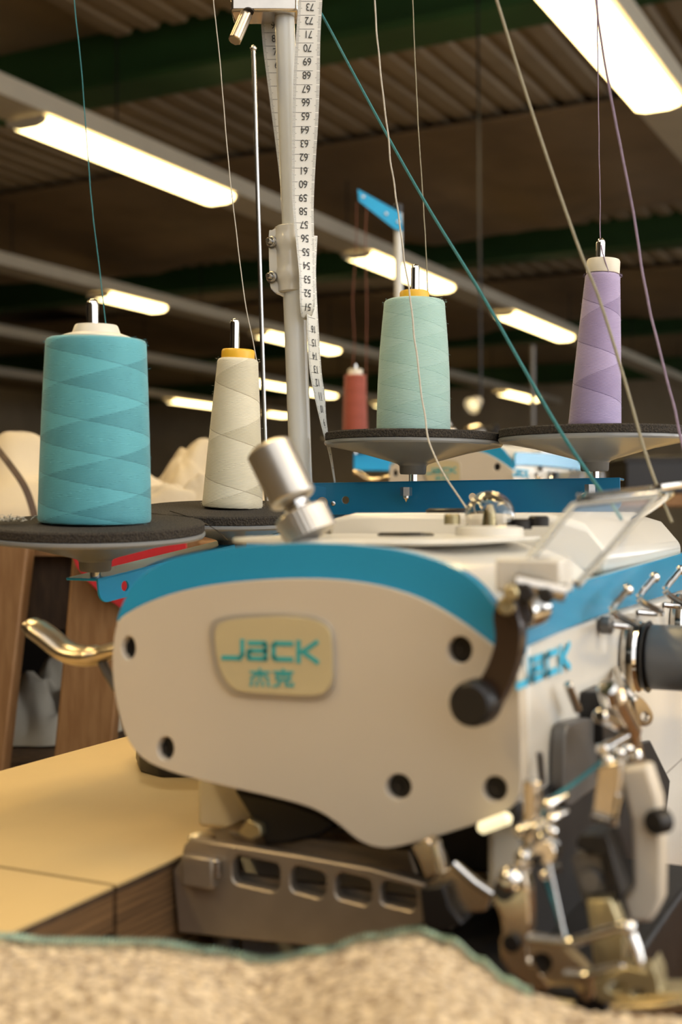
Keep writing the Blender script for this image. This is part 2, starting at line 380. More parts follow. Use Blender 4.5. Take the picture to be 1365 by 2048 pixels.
def deck_strip_mesh(L):
    key = round(L, 3)
    if key not in strip_mesh:
        bm = bmesh.new(); prof = [(-0.10, 0.03), (-0.04, 0.03), (-0.02, 0.0), (0.08, 0.0), (0.10, 0.03), (0.10, 0.05), (-0.10, 0.05)]
        bm_prism(bm, [Vector((x, 0, z)) for x, z in prof], (0, L, 0))
        me = to_mesh(bm, 'deck_strip'); me.materials.append(MATS['ceiling_deck']); strip_mesh[key] = me
    return strip_mesh[key]
def deck_row(u0, L, v0, v1):
    me = deck_strip_mesh(L); v = v0
    while v < v1:
        o = bpy.data.objects.new('deck_strip', me); COL.objects.link(o); o.parent = roof
        M = Matrix.Translation(W(v, u0, ZC + 0.10, TR)) @ Matrix.Rotation(-TR, 4, 'Z')
        o.matrix_local = WM[roof].inverted() @ M; v += 0.2
deck_row(6.36, 5.6, -10.0, 4.2)
deck_row(12.36, 5.6, -11.5, 4.2)
deck_row(0.36, 5.6, -4.6, 4.2)
def drape(u0, u1, v0, v1, z0, sag, seed, label):
    bm = bmesh.new(); nu, nv = 26, 110; g = []
    for i in range(nu + 1):
        row = []
        for j in range(nv + 1):
            s = i / nu; v = v0 + (v1 - v0) * j / nv
            bay = abs(math.sin(PI * (v - v0) / 4.3))
            wob = noise.noise(Vector((v * 0.9, s * 2.0, seed))) * 0.10 + noise.noise(Vector((v * 3.0, s * 1.2, seed + 5))) * 0.035
            u = u0 + (u1 - u0) * s + (0.28 * (1 - bay) * -s)
            row.append(bm.verts.new(W(v, u, z0 - sag * math.sin(PI * min(1, s * 0.72)) * (0.55 + 0.45 * bay) + wob * s, TR)))
        g.append(row)
    for i in range(nu):
        for j in range(nv): bm.faces.new((g[i][j], g[i + 1][j], g[i + 1][j + 1], g[i][j + 1]))
    o = link('ceiling_drape', to_mesh(bm, 'ceiling_drape'), 'drape'); md = o.modifiers.new('thickness', 'SOLIDIFY'); md.thickness = 0.012
    return tag(o, label, 'drape', 'cloth sheets slung under the ceiling')
drape(8.3, 11.3, -11.0, 4.0, ZC + 0.06, 0.16, 3.1, 'brown cloth sheet sagging under the ceiling behind the nearest beam')
drape(14.2, 17.4, -13.5, 4.0, ZC + 0.06, 0.16, 8.7, 'brown cloth sheet sagging under the far ceiling behind the second beam')

# lighting rows
ZL = 3.0
def trunking(v, u0, u1, label):
    r = thing('lighting_trunking', W(v, u0, ZL, TR), label, 'light rail', 'pale light rails under the ceiling')
    box('rail', (v - 0.145, u0, ZL + 0.042), (v + 0.145, u1, ZL + 0.15), 'trunking', r, fr=RF)
    box('spine', (v - 0.05, u0, ZL + 0.15), (v + 0.05, u1, ZL + 0.18), 'trunking', r, fr=RF)
    u = u0 + 0.5
    while u < u1:
        tube('hanger', [W(v, u, ZL + 0.18, TR), W(v, u, ZC + 0.13, TR)], 0.006, 'dark_metal', r, 6); u += 3.0
def lamp(v, u0, u1, label, power=0.0):
    r = thing('batten_light', W(v, (u0 + u1) / 2, ZL, TR), label, 'tube light', 'warm tube lights under the rails')
    prof = [(-0.12, 0.035), (-0.13, 0.02), (-0.11, -0.005), (-0.06, -0.018), (0.06, -0.018), (0.11, -0.005), (0.13, 0.02), (0.12, 0.035)]
    prism('diffuser', [W(v + x, u0 + 0.03, ZL + z, TR) for x, z in prof], RU * (u1 - u0 - 0.06), 'tube_light', r)
    for a in (u0, u1 - 0.03):
        prism('end_cap', [W(v + x * 1.04, a, ZL + z * 1.04, TR) for x, z in prof], RU * 0.03, 'trunking', r)
    if power:
        ld = bpy.data.lights.new('tube_glow', 'AREA'); ld.shape = 'RECTANGLE'; ld.size = 0.2; ld.size_y = u1 - u0; ld.energy = power; ld.color = WARM
        lo = bpy.data.objects.new('tube_glow', ld); COL.objects.link(lo)
        lo.matrix_world = Matrix.Translation(W(v, (u0 + u1) / 2, ZL - 0.035, TR)) @ Matrix.Rotation(-TR, 4, 'Z')
ROWS = [1.55, -1.55, -4.65, -7.75, -10.75, -13.9]
names = ['above the bench on the right', 'upper right, running over the lilac cone', 'long rail on the left running behind the white post', 'third rail from the front, behind the teal cone', 'fourth rail from the front', 'farthest rail']
for v, n in zip(ROWS, names):
    trunking(v, -3.5 if v > -5 else 2.0, 24.0, 'pale light rail under the ceiling, ' + n)
lamp(1.55, 0.2, 2.1, 'lit tube light over the bench to the right of the picture', TUBE_W)
lamp(-1.55, -2.2, -0.3, 'lit tube light behind the camera', TUBE_W)
lamp(-1.55, 0.7, 2.6, 'lit tube light above the machine, over the top of the picture', TUBE_W)
lamp(-1.55, 4.6, 6.54, 'large glaring tube light at the upper right corner', TUBE_W)
lamp(-4.65, 1.3, 3.2, 'lit tube light to the left of the picture', TUBE_W)
lamp(-4.65, 5.2, 7.14, 'long glaring tube light at the upper left', TUBE_W)
lamp(-4.65, 9.16, 11.0, 'lit tube light behind the mint cone and its steel pin')
lamp(-4.65, 12.6, 14.8, 'lit tube light between the mint cone and the lilac cone')
lamp(-7.75, 9.7, 10.7, 'short lit tube light just right of the teal cone')
lamp(-7.75, 12.7, 14.6, 'lit tube light behind the white post, level with the mint cone')
lamp(-7.75, 20.9, 22.7, 'small lit tube light just left of the lilac cone')
lamp(-10.75, 17.0, 20.2, 'lit tube light behind the rust red cone')
lamp(-10.75, 22.0, 23.4, 'tiny lit tube light right of the mint cone base')
lamp(-13.9, 19.5, 21.6, 'dim lit tube light beside the cream cone, upper of two')
lamp(-13.9, 23.0, 23.9, 'tiny lit tube light far behind the white post')

# ------------------------------------------------------------------ the sewing bench
ZT = 0.75
bench = thing('sewing_table', W(-0.1, 0.5, 0), 'cream laminate sewing bench with a cutout around the overlock machine', 'table', rotz=-TH)
def panel(name, a, b, th):
    o = box(name, (a[0], a[1], ZT - 0.0012), (b[0], b[1], ZT), 'laminate', bench, fr=MF)
    box('edge_layer', (a[0] - 0.0003, a[1] - 0.0003, ZT - 0.0034), (b[0] + 0.0003, b[1] + 0.0003, ZT - 0.0012), 'wood_dark', o, fr=MF)
    box('wood_core', (a[0], a[1], ZT - th), (b[0], b[1], ZT - 0.0034), 'ply_edge', o, fr=MF)
SEAM = 0.4118
panel('table_panel', (-0.495, SEAM + 0.0014), (-0.302, 1.30), 0.036)
panel('drop_panel', (-0.495, -0.25), (-0.302, SEAM - 0.0014), 0.018)
panel('table_panel', (-0.3015, 0.93), (0.55, 1.30), 0.036)
panel('table_panel', (0.06, -0.25), (0.55, 0.9295), 0.036)
panel('table_panel', (-0.3015, -0.25), (0.0595, 0.16), 0.036)
box('machine_tray', (-0.36, 0.10, 0.640), (0.10, 0.99, 0.652), 'wood_leg', bench, fr=MF)
box('tray_wall', (-0.315, 0.4135, 0.653), (-0.303, 0.925, 0.713), 'ply_edge', bench, fr=MF)
for v, u in ((-0.46, -0.2), (-0.46, 1.25), (0.50, -0.2), (0.50, 1.25)):
    box('leg', (v - 0.025, u - 0.025, 0), (v + 0.025, u + 0.025, ZT - 0.037), 'grey_metal', bench, fr=MF)
# lint specks lying on the laminate

# ------------------------------------------------------------------ the overlock machine
UF = 0.445                       # plane of its end cover
VR = -0.143                      # plane of its right flank
mach = thing('overlock_machine', W(-0.22, 0.6, 0.652), 'cream and blue overlock sewing machine in the foreground with a badge on its end cover', 'sewing machine', rotz=-TH)
sil = [(228, 1290), (233, 1240), (252, 1192), (285, 1150), (335, 1122), (400, 1105), (500, 1091), (600, 1086), (700, 1089), (800, 1101),
       (880, 1124), (930, 1148), (965, 1178), (990, 1212), (1012, 1240), (1028, 1270), (1037, 1310), (1040, 1400), (1043, 1560), (1032, 1600), (1000, 1628), (900, 1662),
       (800, 1690), (755, 1692), (715, 1676), (670, 1640), (620, 1612), (540, 1590), (430, 1565), (340, 1540), (285, 1512), (254, 1468), (238, 1410), (229, 1350)]
seam_px = [(236, 1243), (262, 1222), (300, 1203), (360, 1183), (430, 1169), (520, 1160), (600, 1157), (680, 1160), (760, 1172), (840, 1197), (910, 1236), (965, 1275), (1005, 1308), (1034, 1335)]
sil_w = [pu(x, y, UF + 0.008) for x, y in sil]
prism('head_casting', sil_w, UV * 0.36, 'cream_paint', mach, bevel=0.0025, seg=3, ang=30)
# end cover below the blue band, with screw holes
cover_px = seam_px + [(1040, 1400), (1043, 1560), (1032, 1602), (1000, 1630), (900, 1665), (800, 1693), (755, 1695), (715, 1679), (670, 1643), (620, 1615), (540, 1593), (430, 1568), (340, 1543), (283, 1515), (251, 1470), (234, 1412), (225, 1350), (226, 1290)]
holes_px = [(257, 1296, 14, 24), (920, 1300, 25, 28), (331, 1497, 17, 24), (797, 1574, 26, 26), (990, 1578, 25, 26)]
cover_pts = smooth_path([pu(x, y, UF - 0.001) for x, y in cover_px], 3, True)
prism('end_cover', cover_pts, UV * 0.009, 'cream_paint_dim', mach, [circle_px(*h, pu, UF - 0.001) for h in holes_px], bevel=0.0022, seg=3, ang=50)
for h in holes_px:
    c = pu(h[0] + 3, h[1] - 1, UF + 0.0055); r = h[3] * 0.5 / F
    lathe('cover_screw', [(0, 0), (r * 0.5, 0.0), (r * 0.55, 0.001), (r * 0.95, 0.001), (r * 0.95, 0.004), (0, 0.004)], 'black_plastic', mach, c - UV * 0.003, UV, 20)
# blue band: crescent on the end, strip along the flank, both proud of the casting
outer = [(x, y) for x, y in sil[1:17]]
cres = outer + [(1036, 1333)] + list(reversed(seam_px))
prism('blue_band', smooth_path([pu(x, y, UF + 0.0015) for x, y in cres[:16]], 3) + [pu(x, y, UF + 0.0015) for x, y in cres[16:]], UV * 0.0068, 'blue_paint', mach, bevel=0.001)
strip = [(1037, 1312), (1039, 1293), (1100, 1266), (1190, 1231), (1290, 1200), (1365, 1178), (1420, 1163), (1420, 1090), (1365, 1104), (1300, 1122), (1200, 1149), (1100, 1177), (1050, 1192), (1042, 1206), (1036, 1240)]
prism('blue_band', [pv(x, y, VR - 0.002) for x, y in strip], VV * 0.0035, 'blue_paint', mach, bevel=0.0006)
# badge
bq = [(436, 1243), (470, 1234), (545, 1229), (600, 1231), (640, 1240), (662, 1258), (667, 1285), (668, 1330), (667, 1365), (655, 1386), (630, 1395), (560, 1393), (480, 1387), (455, 1372), (438, 1345), (428, 1300), (426, 1262)]
prism('badge_frame', smooth_path([pu(545 + (x - 548) * 1.035, 1312 + (y - 1312) * 1.05, UF - 0.0022) for x, y in bq], 3, True), UV * 0.002, 'badge_frame', mach, bevel=0.0006)
bd = prism('badge', smooth_path([pu(548 + (x - 548) * 0.965, 1312 + (y - 1312) * 0.95, UF - 0.0034) for x, y in bq], 3, True), UV * 0.0022, 'badge_resin', mach, bevel=0.0009, seg=3)
def word(name, keys, fn, arg, x0, y0, x1, y1, hpx, gap, wdt, vec, m, parent):
    """letters between two baseline pixels"""
    a = fn(x0, y0, arg); b = fn(x1, y1, arg); up = fn(x0, y0 - hpx, arg) - a
    n = len(keys); step = (b - a) / (n - (1 - (1 - gap)))
    for i, k in enumerate(keys):
        bm = bmesh.new(); bm_letter(bm, k, a + step * i, step * (1 - gap), up, wdt, vec)
        link(name, to_mesh(bm, name), m, parent, smooth=False)
word('badge_letter', ['J', 'a', 'C', 'K'], pu, UF - 0.00345, 447, 1319, 636, 1324, 38, 0.16, 0.0019, -UV * 0.0003, 'logo_teal', bd)
word('badge_character', ['jie', 'ke'], pu, UF - 0.00345, 500, 1371, 588, 1374, 34, 0.12, 0.0010, -UV * 0.0003, 'logo_teal', bd)
word('side_letter', ['J', 'a', 'C', 'K'], pv, VR + 0.0006, 1034, 1378, 1140, 1334, 52, 0.18, 0.0026, VV * 0.0004, 'logo_blue', mach)
# flank panel line and lower body
zb = 0.66
box('lower_body', (-0.298, 0.500, zb), (-0.146, 0.80, CH - 0.05), 'cream_paint', mach, fr=MF, bevel=0.004)
box('body_column', (-0.318, 0.497, ZT + 0.002), (-0.20, 0.70, CH - 0.09), 'cream_paint', mach, fr=MF, bevel=0.003)
box('flank_body', (-0.160, 0.4535, CH - 0.150), (VR - 0.0005, 0.80, CH - 0.046), 'cream_paint', mach, fr=MF, bevel=0.004)
box('machine_foot', (-0.29, 0.52, 0.652), (-0.16, 0.78, zb), 'black_plastic', mach, fr=MF)
# top cover: raised plate with plugs, sight dome, knob
tc = [(-0.30, -0.004), (-0.285, -0.0005), (-0.18, -0.0005), (-0.162, -0.006), (-0.150, -0.020), (-0.150, -0.030), (-0.30, -0.030)]
prism('top_cover', [W(v, 0.60, CH + z) for v, z in tc], UV * 0.19, 'cream_paint', mach, bevel=0.003, seg=3)
prism('top_plate', smooth_path([W(v, u, CH - 0.0135) for v, u in ((-0.285, 0.475), (-0.215, 0.462), (-0.185, 0.475), (-0.178, 0.53), (-0.185, 0.592), (-0.285, 0.592))], 4, True), ZV * 0.0022, 'cream_paint', mach, bevel=0.001)
for (px, py, rr) in ((812, 1071, 0.0135),):
    c = pz(px, py, CH - 0.0112); lathe('rubber_plug', [(0, 0), (rr, 0), (rr, 0.0008), (rr * 0.9, 0.0014), (0, 0.0014)], 'black_plastic', mach, c, ZV, 32)
lathe('rubber_plug', [(0, 0), (0.016, 0), (0.016, 0.002), (0.014, 0.003), (0, 0.003)], 'black_plastic', mach, W(-0.245, 0.645, CH - 0.001), ZV, 32)
dm = P(980, 1034, 0.60)
lathe('sight_dome', [(0.0122, -0.006)] + [(0.0122 * math.cos(k * PI / 20), 0.0125 * math.sin(k * PI / 20)) for k in range(0, 10)] + [(0, 0.0125), (0, 0.0113)] + [(0.0110 * math.cos(k * PI / 20), 0.0113 * math.sin(k * PI / 20)) for k in range(9, -1, -1)] + [(0.0110, -0.006)], 'dome_glass', mach, dm, ZV, 32, caps=False)
lathe('sight_stem', [(0, 0), (0.004, 0), (0.003, 0.008), (0.0015, 0.012), (0, 0.012)], 'brass_metal', mach, dm - ZV * 0.006, ZV, 16)
lathe('dome_collar', [(0.0128, 0), (0.0165, 0), (0.0165, 0.004), (0.0128, 0.005)], 'cream_paint', mach, dm - ZV * 0.009, ZV, 32)
for (px, py, r) in ((905, 1036, 0.004), (1040, 1046, 0.006), (1078, 1040, 0.005)):
    q = P(px, py, 0.60); lathe('oil_screw', [(0, 0), (r, 0), (r, 0.004), (r * 0.8, 0.005), (0, 0.005)], 'dark_metal' if px != 905 else 'brass_metal', mach, q - ZV * 0.003, ZV, 20)
# knurled adjuster
ka = P(535, 890, 0.535); kb = P(590, 1004, 0.530); ax = (kb - ka).normalized(); L = (kb - ka).length
nseg = 64; nr = 26
prof = [(0, 0), (0.0075, 0), (0.0092, 0.0012)] + [(0.0100, 0.002 + (L - 0.004) * i / nr) for i in range(nr + 1)] + [(0.0092, L - 0.0008), (0.0075, L), (0, L)]
lathe('adjuster_knob', prof, 'knurl_steel', mach, ka, ax, nseg, lambda i, j: 1.0 + (0.03 if (i + j) % 2 else -0.02))
rod('adjuster_stem', kb - ax * 0.001, kb + ax * 0.012, 0.0048, 'chrome', mach, 24)
lathe('stem_ring', [(0.0048, 0), (0.006, 0.0003), (0.006, 0.002), (0.0048, 0.0023)], 'chrome', mach, kb + ax * 0.0004, ax, 24)
lathe('lock_nut', [(0, 0), (0.0105, 0), (0.0115, 0.001), (0.0115, 0.0115), (0, 0.0115)], 'knurl_steel', mach, kb + ax * 0.0048, ax, 72, lambda i, j: 1.0 + (0.02 if j % 2 else -0.01))
# black release lever with round knob
lev = [(986, 1228), (1000, 1203), (1022, 1196), (1034, 1222), (1042, 1258), (1040, 1300), (1030, 1340), (1012, 1382), (992, 1420), (972, 1450), (940, 1440), (930, 1400), (950, 1372), (968, 1345), (982, 1312), (990, 1275)]
prism('release_lever', smooth_path([pu(x, y, 0.424) for x, y in lev], 3, True), UV * 0.0075, 'brown_black', mach, bevel=0.0015)
c = pu(939, 1410, 0.416); r = 45 * 0.46 / F
lathe('lever_knob', [(0, 0), (r * 0.8, 0), (r * 0.95, 0.001), (r, 0.003), (r, 0.012), (0, 0.012)], 'black_plastic', mach, c, UV, 36)
rod('lever_pivot', pu(1013, 1212, 0.418), pu(1013, 1212, 0.455), 0.0032, 'brass_metal', mach)
lathe('lever_boss', [(0, 0), (0.006, 0), (0.0065, 0.001), (0.0065, 0.02), (0, 0.02)], 'chrome', mach, pu(1038, 1225, 0.433), UV, 24)
# clear eye guard
def sheet(name, px, m, th=0.0022):
    pts = [P(*q) for q in px]; n = (pts[1] - pts[0]).cross(pts[-1] - pts[0]).normalized()
    o = prism(name, pts, n * th, m, mach, bevel=0.0006)
    return o
gA, gB, gC, gD = (1046, 1138, 0.440), (1152, 1008, 0.470), (1325, 984, 0.490), (1160, 1168, 0.452)
a, b, d2 = P(*gA), P(*gB), P(*gD); nn = (b - a).cross(d2 - a).normalized()
ray = P(1318, 990, 1.0) - Vector((0, 0, CH)); c2 = Vector((0, 0, CH)) + ray * ((a - Vector((0, 0, CH))).dot(nn) / ray.dot(nn))
prism('eye_guard', [a, b, c2, d2], nn * 0.0024, 'clear_acrylic', mach, bevel=0.0007)
prism('guard_flange', [b, c2, c2 + Vector((0.006, 0.030, 0.002)), b + Vector((0.006, 0.030, 0.002))], Vector((0, 0, 0.0024)), 'clear_acrylic', mach, bevel=0.0007)
for q in ((a, b), (b, c2), (c2, d2)): tube('guard_rim', [q[0] + nn * 0.0012, q[1] + nn * 0.0012], 0.0013, 'acrylic_edge', mach, 10)
tube('guard_hinge', [P(1030, 1165, 0.437), P(1130, 1186, 0.437)], 0.0035, 'satin_chrome', mach)
box('hinge_block', (-0.011, -0.007, -0.006), (0.013, 0.009, 0.006), 'cream_paint', mach, c0=P(1062, 1150, 0.446), fr=MF, bevel=0.001)
rod('hinge_screw', P(1050, 1186, 0.430), P(1050, 1180, 0.446), 0.0033, 'dark_metal', mach)
rod('hinge_screw', P(1092, 1192, 0.430), P(1092, 1186, 0.446), 0.0028, 'dark_metal', mach)
rod('hinge_screw', P(1022, 1188, 0.428), P(1024, 1180, 0.440), 0.0026, 'brass_metal', mach)
# chrome lifting lever at the far left
tube('lifting_lever', [P(62, 1250, 0.60), P(95, 1274, 0.595), P(135, 1304, 0.59), P(180, 1312, 0.585), P(232, 1300, 0.58), P(300, 1290, 0.575)], [0.0066] * 2 + [0.0080] * 15 + [0.0062] * 9, 'lever_metal', mach, 16, 5, flat=0.6)
tube('lever_link', [P(200, 1315, 0.582), P(214, 1345, 0.58), P(235, 1378, 0.578)], 0.0022, 'grey_metal', mach, 8)
# bed: aluminium arm with windows below the head
UB = 0.452
bed = [(345, 1742), (360, 1722), (368, 1690), (385, 1678), (460, 1690), (600, 1712), (740, 1737), (850, 1768), (905, 1800), (905, 1862), (850, 1848), (740, 1880), (640, 1895), (480, 1880), (356, 1866)]
def rr(cx, cy, hw, hh, r=16):
    out = []
    for sx, sy, a0 in ((1, 1, 0), (-1, 1, 90), (-1, -1, 180), (1, -1, 270)):
        for k in range(5):
            a = math.radians(a0 + 22.5 * k); out.append((cx + sx * (hw - r) + r * math.cos(a), cy + sy * (hh - r) + r * math.sin(a) + (cx + sx * hw - cx) * 0.15))
    return out
wn = [rr(512, 1747, 47, 29), rr(616, 1764, 35, 27), rr(707, 1778, 36, 27), rr(798, 1792, 36, 24, 14)]
prism('bed_arm', [pu(x, y, UB) for x, y in bed], UV * 0.006, 'aluminium', mach, [[pu(x, y, UB) for x, y in q] for q in wn], bevel=0.0009)
prism('bed_wall', [pu(x, y, UB + 0.009) for x, y in ((372, 1735), (860, 1800), (900, 1850), (850, 1848), (640, 1886), (372, 1862))], UV * 0.004, 'aluminium', mach)
prism('bed_top', [pu(x, y, UB + 0.006) for x, y in ((370, 1690), (392, 1680), (850, 1768), (850, 1774), (370, 1697))], UV * 0.05, 'aluminium', mach, bevel=0.001)
box('bed_latch', (0, -0.003, -0.007), (0.0155, 0.004, 0.0065), 'aluminium', mach, c0=pu(370, 1736, UB - 0.002), fr=MF, bevel=0.0012)
rod('latch_pin', pu(434, 1718, UB - 0.002), pu(434, 1756, UB - 0.002), 0.0022, 'satin_chrome', mach)
c = pu(404, 1684, UB + 0.008); lathe('bed_bolt', [(0, 0), (0.0055, 0), (0.006, 0.0008), (0.006, 0.003), (0.005, 0.004), (0, 0.004)], 'satin_chrome', mach, c - ZV * 0.001, ZV, 24)
rod('bed_foot', W(-0.285, 0.47, 0.652), W(-0.285, 0.47, 0.722), 0.006, 'grey_metal', mach)
box('bed_ledge', (-0.296, 0.415, 0.690), (-0.20, 0.448, 0.705), 'laminate', mach, fr=MF)
box('ledge_support', (-0.29, 0.42, 0.652), (-0.21, 0.445, 0.690), 'wood_dark', mach, fr=MF)
# dark works under the head
prism('knife_bracket', [pu(x, y, 0.462) for x, y in ((466, 1580), (560, 1598), (640, 1625), (668, 1650), (640, 1672), (580, 1688), (530, 1692), (516, 1660))], UV * 0.014, 'black_plastic', mach, bevel=0.0015)
prism('feed_cover', [pu(x, y, 0.468) for x, y in ((450, 1664), (500, 1662), (820, 1700), (846, 1780), (700, 1740), (520, 1705))], UV * 0.012, 'aluminium', mach, bevel=0.0012)
prism('yellow_link', [pu(x, y, 0.458) for x, y in ((472, 1668), (494, 1636), (520, 1650), (524, 1672), (500, 1682))], UV * 0.01, 'brass_metal', mach, bevel=0.001)
prism('rubber_pad', [pz(x, y, ZT) for x, y in ((272, 1523), (280, 1545), (320, 1556), (400, 1556), (430, 1540), (430, 1515), (330, 1500))], ZV * 0.010, 'black_plastic', mach, bevel=0.002)
box('inner_block', (-0.205, 0.478, CH - 0.146), (-0.150, 0.53, CH - 0.108), 'dark_metal', mach, fr=MF, bevel=0.002)
box('throat_block', (-0.190, 0.425, 0.653), (-0.105, 0.60, CH - 0.166), 'dark_metal', mach, fr=MF, bevel=0.002)
# presser lever post, pivot plates, presser foot, needle works (chrome parts in front of the flank)
def pp(name, px, d, th, m, holes=(), bevel=0.0008):
    """plate standing across the sight line, thickness along u"""
    u0 = d
    return prism(name, [pu(x, y, u0) for x, y in px], UV * th, m, mach, [circle_px(*h, pu, u0, 16) for h in holes], bevel=bevel)
pp('presser_bar', [(822, 1694), (856, 1676), (878, 1712), (888, 1746), (852, 1758), (838, 1722)], 0.436, 0.008, 'tan_metal')
rod('presser_pin', pu(872, 1680, 0.432), pu(884, 1748, 0.432), 0.0022, 'chrome', mach)
pp('presser_arm', [(846, 1775), (888, 1744), (906, 1730), (949, 1768), (984, 1790), (972, 1824), (908, 1828), (880, 1806)], 0.430, 0.007, 'tan_metal')
tube('arm_edge', [pu(908, 1728, 0.429), pu(950, 1766, 0.429), pu(986, 1790, 0.429)], 0.0017, 'chrome', mach, 10)
pp('pivot_block', [(838, 1778), (888, 1772), (900, 1815), (925, 1850), (880, 1864), (846, 1850)], 0.424, 0.012, 'black_plastic')
pp('ankle_link', [(984, 1798), (1000, 1745), (1026, 1734), (1050, 1744), (1058, 1778), (1062, 1862), (1052, 1880), (1056, 1922), (1098, 1966), (1096, 1982), (1070, 1982), (1018, 1944), (1002, 1918), (998, 1882), (1006, 1866), (1000, 1832)], 0.400, 0.007, 'tan_metal')
lathe('link_ball', sphere_prof(0.0046, 10), 'chrome', mach, pu(1022, 1758, 0.397), UV, 20)
lathe('link_hole', [(0, 0), (0.0032, 0), (0.0036, 0.0006), (0.0036, 0.004), (0, 0.004)], 'black_plastic', mach, pu(1006, 1782, 0.3935), UV, 20)  # black disc added in place of a hole's shade
lathe('link_hole', [(0, 0), (0.0028, 0), (0.0031, 0.0006), (0.0031, 0.004), (0, 0.004)], 'black_plastic', mach, pu(1022, 1888, 0.3975), UV, 20)  # lower hole, its darkness likewise a black disc
pp('foot_plate', [(1056, 1876), (1118, 1886), (1164, 1932), (1182, 1954), (1182, 2000), (1170, 2004), (1148, 1972), (1098, 1972), (1062, 1916)], 0.392, 0.006, 'tan_metal', [(1084, 1927, 22, 22)])
lathe('plate_hole', [(0, 0), (0.0034, 0), (0.0036, 0.0005), (0.0036, 0.003), (0, 0.003)], 'dark_metal', mach, pu(1084, 1927, 0.394), UV, 20)  # dark disc added to fill the foot plate's hole with shade
tube('foot_bar', [pu(1056, 1876, 0.388), pu(1134, 1884, 0.388), pu(1158, 1880, 0.388), pu(1236, 1856, 0.388), pu(1262, 1855, 0.388)], 0.0017, 'chrome', mach, 10, 3)
tube('foot_bar', [pu(1130, 1948, 0.386), pu(1174, 1951, 0.386), pu(1188, 1946, 0.386), pu(1244, 1934, 0.386)], 0.0017, 'chrome', mach, 10, 3)
tube('guard_link', [pu(1256, 1855, 0.388), pu(1274, 1900, 0.386), pu(1286, 1944, 0.386)], [0.0022, 0.0016], 'chrome', mach, 10)
tube('guard_link', [pu(1244, 1934, 0.386), pu(1284, 1946, 0.386)], 0.0016, 'chrome', mach, 10)
lathe('guard_ball', sphere_prof(0.0028, 8), 'chrome', mach, pu(1256, 1855, 0.387), UV, 16)
pp('throat_plate', [(1186, 1966), (1252, 1934), (1296, 1946), (1304, 1926), (1316, 1955), (1320, 1985), (1400, 1985), (1400, 2002), (1312, 2012), (1230, 2012), (1192, 2000)], 0.383, 0.012, 'brass_metal', [(1232, 1974, 18, 11), (1278, 1986, 15, 8)])
tube('plate_edge', [pu(1226, 2020, 0.380), pu(1310, 2018, 0.380), pu(1400, 2004, 0.380)], 0.0017, 'satin_chrome', mach, 8, 3)
tube('feed_tongue', [pu(1050, 1990, 0.386), pu(1110, 2000, 0.386), pu(1150, 2006, 0.386)], 0.0014, 'brass_metal', mach, 8, flat=0.5)
lathe('needle_clamp', sphere_prof(0.0038, 10), 'chrome', mach, pu(1052, 1716, 0.404), UV, 20)
lathe('needle_clamp', [(0, 0), (0.0036, 0), (0.004, 0.0008), (0.004, 0.006), (0, 0.007)], 'chrome', mach, pu(1090, 1706, 0.400), UV, 20)
lathe('clamp_screw', [(0, 0), (0.0016, 0), (0.0016, 0.002), (0, 0.002)], 'dark_metal', mach, pu(1072, 1722, 0.398), UV, 12)
for x, y, r in ((1034, 1666, 0.003), (1066, 1658, 0.0024), (1104, 1668, 0.0026), (1078, 1676, 0.002), (1098, 1640, 0.0022), (1090, 1612, 0.0026), (1085, 1752, 0.0022)):
    lathe('clamp_stud', [(0, 0), (r * 0.55, 0), (r * 0.8, r * 0.25), (r * 0.8, r * 1.6), (r * 0.5, r * 1.8), (r * 0.5, r * 4), (0, r * 4)], 'chrome', mach, pu(x, y, 0.404), UV + VV * (0.5 if x % 4 else -0.35) + ZV * 0.2, 14)
rod('needle_bar', pu(1066, 1560, 0.412), pu(1066, 1706, 0.412), 0.0032, 'satin_chrome', mach)
rod('needle', pu(1096, 1712, 0.403), pu(1130, 1876, 0.392), 0.0006, 'steel', mach, 8)
pp('looper_block', [(1142, 1712), (1156, 1704), (1204, 1706), (1218, 1806), (1168, 1812)], 0.412, 0.010, 'grey_metal')
pp('looper_guard', [(1150, 1690), (1160, 1670), (1214, 1668), (1246, 1790), (1232, 1810), (1208, 1716), (1160, 1700)], 0.408, 0.016, 'dark_metal')
lathe('looper_screw', [(0, 0), (0.0034, 0), (0.0038, 0.0006), (0.0038, 0.004), (0, 0.004)], 'grey_metal', mach, pu(1180, 1764, 0.4085), UV, 20)
pp('looper_carrier', [(1172, 1800), (1222, 1798), (1250, 1870), (1246, 1930), (1190, 1945), (1180, 1860)], 0.406, 0.008, 'brass_metal')
pp('white_lever', [(1238, 1540), (1296, 1530), (1318, 1600), (1326, 1700), (1324, 1803), (1302, 1846), (1262, 1846), (1246, 1796), (1268, 1770), (1262, 1640)], 0.424, 0.010, 'cream_paint_dim', bevel=0.0015)
lathe('lever_nut', [(0, 0), (0.0036, 0), (0.0042, 0.001), (0.0042, 0.006), (0, 0.006)], 'dark_metal', mach, pu(1306, 1646, 0.419), UV + VV * 0.5, 20)
pp('looper_link', [(1196, 1532), (1246, 1520), (1238, 1600), (1228, 1646), (1184, 1634)], 0.414, 0.006, 'satin_chrome')
tube('link_edge', [pu(1184, 1634, 0.412), pu(1229, 1646, 0.412), pu(1240, 1590, 0.412)], 0.0014, 'chrome', mach, 8)
